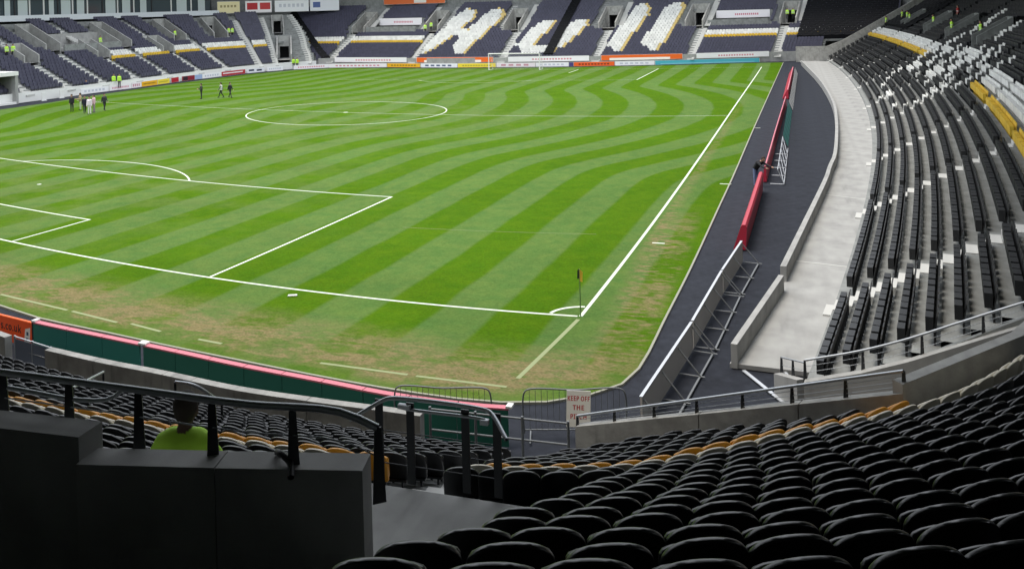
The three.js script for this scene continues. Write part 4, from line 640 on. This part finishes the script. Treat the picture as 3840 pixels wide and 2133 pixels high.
// ------------------------------------------------------------------ goal, corner flag, small things on the grass
{
  const a = site(37.66, PLEN), b = site(30.34, PLEN), o = thing('goal', 'white goal with a pale net in front of the far stand', 'goal', [a.x, 0, a.z]), B = b.clone().sub(a), back = V(0, 0, -2), P = (t, y, k) => V(B.x * t, y, B.z * t - 1.8 * k);
  for (const t of [0, 1]) mesh('post', rod(P(t, 0, 0), P(t, 2.44, 0), .075, 10), M.white, o);
  mesh('crossbar', rod(P(0, 2.44, 0), P(1, 2.44, 0), .075, 10), M.white, o);
  for (const t of [0, 1]) mesh('stanchion', [rod(P(t, 2.44, 0), P(t, 2.2, .55), .03), rod(P(t, 2.2, .55), P(t, 0, 1), .03), rod(P(t, 0, 1), P(t, 0, 0), .025)], M.white, o);
  const net = []; for (let i = 0; i <= 40; i++) { const t = i / 40; net.push(rod(P(t, 2.42, 0), P(t, 2.2, .55), .006, 3), rod(P(t, 2.2, .55), P(t, .02, 1), .006, 3)); } for (let j = 0; j <= 12; j++) { const s = j / 12, y = lerp(2.2, .02, s), k = lerp(.55, 1, s); net.push(rod(P(0, y, k), P(1, y, k), .006, 3)); for (const t of [0, 1]) net.push(rod(P(t, y, 0), P(t, y, k), .006, 3)); }
  mesh('net', net, mat([.7, .7, .7], { roughness: .8 }), o);
  const c = site(0, 0), f = thing('corner_flag', 'small black and amber flag on a thin green pole at the corner', 'flag', [c.x, 0, c.z]);
  mesh('pole', rod(V(0, 0, 0), V(0, 1.5, 0), .018, 8), mat([.12, .22, .07], { roughness: .5 }), f);
  mesh('flag', [quads([[V(-.01, 1.12, .01), V(.10, 1.1, .05), V(.11, 1.42, .04), V(-.01, 1.5, .01)]])], mat([.55, .34, .03], { roughness: .9 }), f);
  mesh('flag_half', [quads([[V(-.012, 1.2, .01), V(-.07, 1.18, .03), V(-.06, 1.46, .03), V(-.012, 1.5, .01)]])], mat([.02, .02, .02], { roughness: .9 }), f);
  const m = at(1096, 1111), k = thing('ground_marker', 'small white marker lying flat on the grass behind the goal line', 'marker', [m.x, 0, m.z], .35);
  mesh('body', new RoundedBoxGeometry(.32, .05, .13, 2, .02).translate(0, .03, 0), M.white, k);
}

// ------------------------------------------------------------------ foreground parapet, its rail, the gate rail below it
{
  const o = thing('parapet_wall', 'dark parapet wall with a pale ledge just above the steward in green', 'wall', [2.25, 0, 23.0]);
  const face = (x0, z0, x1, z1, h, th, m, n) => mesh(n, wallGeo([V(x0 - 2.25, 0, z0 - 23), V((x0 + x1) / 2 - 2.25, 0, (z0 + z1) / 2 - 23), V(x1 - 2.25, 0, z1 - 23)], 4.2, h, th, -1), m, o);
  face(1.9, 23.1, 2.93, 22.88, 6.6, .24, M.pale, 'panel'); face(2.94, 22.88, 4.0, 22.64, 6.6, .24, M.pale, 'panel');
  face(-3.5, 23.35, 1.89, 23.06, 6.78, .25, M.pale, 'panel');
  const rl = railing('dark railing with broad posts on the parapet above the steward', [V(-1.2, 6.6, 22.75), V(.81, 6.6, 22.72), V(1.99, 6.6, 22.72), V(3.1, 6.6, 22.72), V(3.85, 6.6, 22.66), V(4.12, 6.5, 22.62)], .41, 9, 1);
  mesh('lower_rail', tube([V(-1.2, 6.88, 22.7), V(.8, 6.88, 22.7), V(1.55, 6.86, 22.7), V(1.85, 6.9, 22.7), V(2.0, 7.0, 22.72)].map((p) => p.sub(rl.position)), .018, 30, 8), M.steel, rl);
  tag(mesh('cloth_strap', new THREE.TubeGeometry(new THREE.CatmullRomCurve3([V(3.28, 6.62, 22.6), V(3.36, 6.66, 22.68), V(3.46, 6.63, 22.72), V(3.53, 6.58, 22.82)]), 16, .025, 6).scale(1, 1, 1), M.black, scene), 'black strap lying over the ledge of the parapet above the steward', 'strap');
  // rail round the head of the lower stairs
  const g = thing('gate_rail', 'black rail frame standing at the head of the lower stairs beside the yellow seat coloured orange for shade', 'railing', [2.0, 4.05, 18.45]);
  for (const x of [.02, .44, 1.16, 1.56]) mesh('post', box(.10, 1.0, .02, x, .5, 0), M.darkSteel, g);
  mesh('handrail', tube([V(-.26, .82, .25), V(.1, 1.0, 0), V(.2, 1.03, 0), V(1.35, 1.03, 0), V(1.48, 1.0, 0), V(1.78, .86, .3)], .026, 60, 8), M.steel, g);
  mesh('lower_rail', tube([V(.35, .94, .03), V(.45, .93, .03), V(1.3, .93, .03), V(1.42, .92, .03)], .02, 30, 8), M.steel, g);
  for (const y of [.22, .42, .62]) mesh('wire', rod(V(.02, y, 0), V(1.52, y, 0), .006), M.darkSteel, g);
  mesh('lamp_bracket', box(.16, .05, .06, .38, .96, .03), M.galv, g); mesh('lamp_bracket', box(.1, .06, .06, 1.42, .9, .04), M.galv, g);
  // stair handrails of the lower rows
  for (const [pts, l] of [[[at(655, 1432, 2.9), at(720, 1442, 2.85), at(830, 1510, 2.2)], 'loose end of a steel stair handrail above the steward'], [[at(270, 1455, 2.9), at(385, 1395, 1.9)], 'short steel stair handrail beside the rows in front of the steward']]) {
    const h = thing('stair_handrail', l, 'railing', [pts[0].x, pts[0].y, pts[0].z]), L = pts.map((p) => p.clone().sub(pts[0]));
    mesh('handrail', tube(L, .03, 24, 8), M.steel, h); for (const p of [L[0], L[L.length - 1]]) mesh('post', rod(V(p.x, p.y - 1.1, p.z), p, .025), M.darkSteel, h);
  }
}
// ------------------------------------------------------------------ tunnel at the left edge of the pitch
{
  const p = at(40, 398), o = thing('tunnel_mouth', 'white box shaped players tunnel at the edge of the long stand', 'tunnel', [p.x - 2.2, 0, p.z], Math.PI / 2 - .12);
  mesh('side_wall', box(.35, 3.4, 5, -2.7, 1.7, -2), M.pale, o); mesh('side_wall', box(.35, 3.4, 5, 2.2, 1.7, -2), M.pale, o); mesh('lintel', box(5.25, .45, 5.2, -.25, 3.45, -2), M.white, o); mesh('sill', box(4.5, .25, .5, -.25, .125, .4), M.white, o); mesh('interior', box(4.55, 3.0, .1, -.25, 1.6, -3.6), mat([.10, .10, .10], { roughness: .9 }), o);
  for (const [px, py, l] of [[163, 378, 'white upright panel next to the players tunnel'], [230, 368, 'second white upright panel, further from the players tunnel']]) { const q = at(px, py), g = thing('upright_panel', l, 'panel', [q.x, 0, q.z], 1.3); mesh('panel', box(.5, .95, .1, 0, .5, 0), M.white, g); mesh('foot', box(.6, .05, .3, 0, .025, 0), M.galv, g); }
}
// ------------------------------------------------------------------ people
function surfaceNets(f, lo, hi, c) {              // mesh of f = 0, cells of size c
  const n = [0, 1, 2].map((i) => Math.ceil((hi[i] - lo[i]) / c) + 1), [nx, ny, nz] = n, id = (x, y, z) => (z * ny + y) * nx + x, val = new Float32Array(nx * ny * nz);
  for (let z = 0; z < nz; z++) for (let y = 0; y < ny; y++) for (let x = 0; x < nx; x++) val[id(x, y, z)] = f(lo[0] + x * c, lo[1] + y * c, lo[2] + z * c);
  const vid = new Int32Array(nx * ny * nz).fill(-1), pos = [], idx = [];
  for (let z = 0; z < nz - 1; z++) for (let y = 0; y < ny - 1; y++) for (let x = 0; x < nx - 1; x++) {
    let m = 0, sx = 0, sy = 0, sz = 0, cnt = 0; const v = []; for (let k = 0; k < 8; k++) { const a = val[id(x + (k & 1), y + ((k >> 1) & 1), z + (k >> 2))]; v.push(a); if (a < 0) m |= 1 << k; }
    if (m === 0 || m === 255) continue;
    for (let a = 0; a < 8; a++) for (const b of [1, 2, 4]) if (!(a & b)) { const e = a | b; if ((v[a] < 0) !== (v[e] < 0)) { const t = v[a] / (v[a] - v[e]); sx += (a & 1) + (b === 1 ? t : 0); sy += ((a >> 1) & 1) + (b === 2 ? t : 0); sz += (a >> 2) + (b === 4 ? t : 0); cnt++; } }
    vid[id(x, y, z)] = pos.length / 3; pos.push(lo[0] + (x + sx / cnt) * c, lo[1] + (y + sy / cnt) * c, lo[2] + (z + sz / cnt) * c);
  }
  for (let z = 1; z < nz - 1; z++) for (let y = 1; y < ny - 1; y++) for (let x = 1; x < nx - 1; x++) {
    const a = val[id(x, y, z)] < 0;
    const face = (b, q) => { const [i, j, k, l] = q.map((w) => vid[w]); if (Math.min(i, j, k, l) < 0) return; if (a) idx.push(i, j, k, i, k, l); else idx.push(i, k, j, i, l, k); void b; };
    if (a !== val[id(x + 1, y, z)] < 0) face(0, [id(x, y - 1, z - 1), id(x, y, z - 1), id(x, y, z), id(x, y - 1, z)]);
    if (a !== val[id(x, y + 1, z)] < 0) face(1, [id(x - 1, y, z - 1), id(x - 1, y, z), id(x, y, z), id(x, y, z - 1)]);
    if (a !== val[id(x, y, z + 1)] < 0) face(2, [id(x - 1, y - 1, z), id(x, y - 1, z), id(x, y, z), id(x - 1, y, z)]);
  }
  const g = new THREE.BufferGeometry(); g.setAttribute('position', new THREE.Float32BufferAttribute(pos, 3)); g.setIndex(idx); g.computeVertexNormals(); return g;
}
// bones: [ax, ay, az, bx, by, bz, ra, rb, garment]; figure faces +z
function skeleton(pose) {
  const B = [], b = (a, c, ra, rb, g) => B.push([...a, ...c, ra, rb, g]), lean = pose.lean ?? 0, top = (y, z = 0) => [0, .95 + (y - .95) * Math.cos(lean), z + (y - .95) * Math.sin(lean)];
  const pel = [0, .95, 0], ch = top(1.32), nk = top(1.47), hd = top(1.63, .02 + (pose.nod ?? 0));
  b(pel, top(1.12), .145, .14, 'top'); b(top(1.1), ch, .14, .165, 'top'); for (const s of [-1, 1]) { b([s * .06, .95, 0], [s * .10, ch[1] + .06, ch[2]], .12, .12, 'top'); b([s * .05, nk[1] - .06, nk[2]], [s * .17, nk[1] - .09, nk[2]], .07, .072, 'top'); }
  b(nk, hd, .055, .06, 'skin'); b([0, hd[1] - .02, hd[2]], [0, hd[1] + .05, hd[2] - .01], .082, .092, 'skin'); b([0, hd[1] + .05, hd[2] - .02], [0, hd[1] + .075, hd[2] - .015], .096, .094, 'hair'); b([0, hd[1] - .01, hd[2] - .045], [0, hd[1] + .05, hd[2] - .04], .075, .08, 'hair');
  b([0, hd[1] + .0, hd[2] + .09], [0, hd[1] - .03, hd[2] + .105], .012, .016, 'skin'); for (const s of [-1, 1]) b([s * .088, hd[1] + .01, hd[2] - .005], [s * .09, hd[1] - .03, hd[2]], .016, .012, 'skin');
  for (const s of [-1, 1]) {
    const L = pose.legs?.[s < 0 ? 0 : 1] ?? [0, 0], hip = [s * .09, .92, 0], kn = [s * .1, .92 - .43 * Math.cos(L[0]), .43 * Math.sin(L[0])], an = [s * .105, kn[1] - .42 * Math.cos(L[0] - L[1]), kn[2] + .42 * Math.sin(L[0] - L[1])];
    b(hip, kn, .09, .062, 'legs'); b(kn, an, .06, .042, 'legs'); b([an[0], an[1] - .035, an[2] - .02], [an[0] + s * .02, an[1] - .045, an[2] + .15], .042, .034, 'shoe');
    const A = pose.arms?.[s < 0 ? 0 : 1] ?? [.05, .15, .12], sh = [s * .19, nk[1] - .08, nk[2]], out = A[2], el = [sh[0] + s * .29 * Math.sin(out), sh[1] - .29 * Math.cos(A[0]) * Math.cos(out), sh[2] + .29 * Math.sin(A[0])], f = A[0] + A[1], wr = [el[0] + s * .25 * Math.sin(out * (A[3] ?? .3)), el[1] - .25 * Math.cos(f), el[2] + .25 * Math.sin(f)];
    b(sh, el, .062, .048, 'sleeve'); b(el, wr, .046, .034, 'sleeve');
    const hn = [wr[0], wr[1] - .07 * Math.cos(f), wr[2] + .07 * Math.sin(f)]; b(wr, hn, .032, .036, 'skin');
    for (let k = 0; k < 4; k++) b([hn[0], hn[1], hn[2] + (k - 1.5) * .018], [hn[0] - s * .02, hn[1] - (.07 - .008 * Math.abs(k - 1.3)) * Math.cos(f), hn[2] + (k - 1.5) * .02 + .07 * Math.sin(f)], .0105, .009, 'skin');
    b([hn[0], wr[1] - .02 * Math.cos(f), hn[2] + .03], [hn[0] - s * .015, wr[1] - .07 * Math.cos(f), hn[2] + .055], .012, .01, 'skin');
  }
  return B;
}
function bodyGeo(pose, cell = .022) {
  const B = skeleton(pose), lo = [9, 9, 9], hi = [-9, -9, -9]; for (const q of B) for (let i = 0; i < 3; i++) { lo[i] = Math.min(lo[i], q[i] - q[6] - .06, q[i + 3] - q[7] - .06); hi[i] = Math.max(hi[i], q[i] + q[6] + .06, q[i + 3] + q[7] + .06); }
  const D = (q, x, y, z) => { const ux = q[3] - q[0], uy = q[4] - q[1], uz = q[5] - q[2], t = clamp(((x - q[0]) * ux + (y - q[1]) * uy + (z - q[2]) * uz) / (ux * ux + uy * uy + uz * uz + 1e-9), 0, 1); return Math.hypot(x - q[0] - ux * t, y - q[1] - uy * t, z - q[2] - uz * t) - lerp(q[6], q[7], t); };
  const k = .028, f = (x, y, z) => { let d = 9; for (const q of B) { const e = D(q, x, y, z); if (e > d + k) continue; const h = Math.max(k - Math.abs(d - e), 0) / k; d = Math.min(d, e) - h * h * k * .25; } return d; };
  const g = surfaceNets(f, lo, hi, cell), p = g.attributes.position, part = []; for (let i = 0; i < p.count; i++) { let best = 9, w = 'top'; for (const q of B) { const e = D(q, p.getX(i), p.getY(i), p.getZ(i)); if (e < best) { best = e; w = q[8]; } } part.push(w); }
  g.userData.part = part; return g;
}
const personMat = mat([1, 1, 1], { vertexColors: true, roughness: .8 });
const SKIN = [.42, .24, .17], HAIR = [.03, .02, .015], DKB = [.016, .016, .022], HIV = [.50, .85, .08], SHOE = [.012, .012, .012];
function person(geo, label, p, turn, c, group, scale = 1) {
  const g = geo.clone(), part = geo.userData.part, col = new Float32Array(part.length * 3), pal = { skin: SKIN, hair: HAIR, shoe: SHOE, legs: DKB, top: DKB, ...c }; pal.sleeve = c.sleeve ?? pal.top;
  part.forEach((w, i) => { const y = geo.attributes.position.getY(i), band = c.bands && (w === 'top' || w === 'sleeve') && (Math.abs(y - 1.16) < .03 || Math.abs(y - 1.02) < .03); col.set(band ? [.55, .56, .56] : pal[w], i * 3); }); g.setAttribute('color', new THREE.BufferAttribute(col, 3));
  const o = mesh('person', g, personMat, scene); o.position.copy(p); o.rotation.y = turn; o.scale.setScalar(scale); tag(o, label, 'person', group); return o;
}
const STAND = bodyGeo({}), WALK = bodyGeo({ legs: [[.42, .15], [-.25, .3]], arms: [[-.35, .25, .1], [.35, .35, .1]] }), FOLD = bodyGeo({ arms: [[.25, 1.5, .35, -1], [.25, 1.4, .35, -1]] }), LEAN = bodyGeo({ lean: .75, arms: [[1.1, .3, .1], [1.1, .3, .1]], nod: .05 });
{
  const gr = (px, py, pose, label, turn, c) => person(pose, label, at(px, py), turn, c, undefined);
  gr(268, 418, STAND, 'person in dark clothes standing apart at the edge of the group by the tunnel', .3, {});
  gr(300, 412, FOLD, 'person in a pale brown top standing among the group near the touchline', -.6, { top: [.32, .25, .16], legs: [.5, .55, .42] });
  gr(316, 425, WALK, 'person in a dark navy suit walking beside the white figure', .9, { top: [.012, .012, .03], legs: [.012, .012, .03] });
  gr(334, 428, STAND, 'person all in white standing in the middle of the group', .4, { top: [.75, .66, .74], legs: [.72, .70, .72] });
  gr(351, 421, STAND, 'person in a pink top with dark trousers in the group', -.4, { top: [.62, .40, .46], legs: [.3, .25, .27] });
  gr(390, 415, WALK, 'person in an open dark suit and white shirt walking towards the group', 1.2, { top: [.03, .03, .035] });
  gr(322, 352, STAND, 'person in navy standing by the boards behind the group', .6, { top: [.01, .015, .05], legs: [.06, .06, .09] });
  gr(754, 371, FOLD, 'person in dark clothes with folded arms alone on the grass', -.8, { top: [.03, .035, .03] });
  gr(828, 367, WALK, 'person in a white shirt and dark trousers walking across the grass', -1.2, { top: [.65, .66, .62], sleeve: [.1, .12, .1] });
  gr(862, 367, WALK, 'person all in black striding across the grass', 1.4, {});
  const inStand = (st, t, k, o, label, turn, c = {}, sc = 1) => { const p = st.pt(t, st.o(k) + o, st.h(k)); person(STAND, label, p, turn, { top: HIV, sleeve: HIV, bands: true, ...c }, 'stewards in yellow jackets', sc); };
  inStand(west, 5.95, 11, .3, 'steward in a yellow jacket high in the long stand, one of a pair', 1.5); inStand(west, 5.86, 11, .3, 'steward in a yellow jacket high in the long stand, one of a pair', 1.2);
  inStand(west, 4.3, 12, 1.2, 'steward in a yellow jacket on the long stand platform', 1.5); inStand(west, 2.86, 13, 1.2, 'steward in a yellow jacket inside a long stand doorway', 1.5);
  inStand(west, 1.98, 13, .3, 'steward in a yellow jacket on the upper steps near the corner, one of a pair', 1.2); inStand(west, 1.92, 13, .3, 'steward in a yellow jacket on the upper steps near the corner, one of a pair', 1.2);
  for (const [px, l] of [[425, 'steward in a yellow jacket at the foot of the long stand, one of a pair'], [446, 'steward in a yellow jacket at the foot of the long stand, one of a pair']]) person(STAND, l, at(px, 328, .35), 1.2, { top: HIV, sleeve: HIV }, 'stewards in yellow jackets');
  for (const [px, l] of [[1100, 'steward in a yellow jacket at the corner doorway, one of a pair'], [1114, 'steward in a yellow jacket at the corner doorway, one of a pair']]) person(STAND, l, at(px, 256, .1), .8, { top: HIV, sleeve: HIV }, 'stewards in yellow jackets');
  inStand(end, 52.4, 13, 1, 'steward in a yellow jacket in the doorway beside the letter H', 0); inStand(end, 52.9, 12, .3, 'steward in a yellow jacket on the steps beside the letter H', .3);
  inStand(end, -5.2, 15, 1, 'steward in yellow in the doorway beside the large black sheet, one of a pair', 0); inStand(end, -6, 15, 1, 'steward in yellow in the doorway beside the large black sheet, one of a pair', 0);
  for (const [s, k, l] of [[116.5, 13, 'steward in a yellow jacket at the far end of the mosaic stand'], [113, 15.5, 'steward in a yellow jacket above the yellow band, first from the far corner'], [109.5, 15.5, 'steward in a yellow jacket above the yellow band, second from the far corner'], [106, 15, 'steward in a yellow jacket in a doorway of the mosaic stand'], [90, 15, 'steward in a yellow jacket in the grey doorway above the mosaic'], [77, 14.5, 'steward in a yellow jacket at the lower rail of the grey doorway'], [63.5, 15, 'steward in a yellow jacket behind the white mosaic arm']]) inStand(east, s, k, .3, l, -1.5);
  inStand(east, 86, 18, .3, 'person in a red coat standing above the grey doorway', -1.5, { top: [.35, .02, .02], sleeve: [.35, .02, .02] });
  // person leaning over the red boards
  person(LEAN, 'person in a dark jacket bending over the red padded boards', V(5.15, 0, -19.2), .9, { legs: [.16, .2, .34], top: [.012, .012, .016] });
  // steward on the landing below the foreground parapet, seen from behind
  const feet = at(690, 1622, 6.36); feet.y = 4.9;
  const g = bodyGeo({ arms: [[.1, .5, .62, .3], [.1, .5, .62, .3]], nod: .03 }, .014);
  person(g, 'steward in a bright yellow green vest seen from behind below the dark parapet wall', feet, Math.PI + .2, { top: [.55, .95, .07], sleeve: [.55, .95, .07], legs: DKB, bands: true, skin: [.10, .06, .045] });
}
renderer.render(scene, camera);
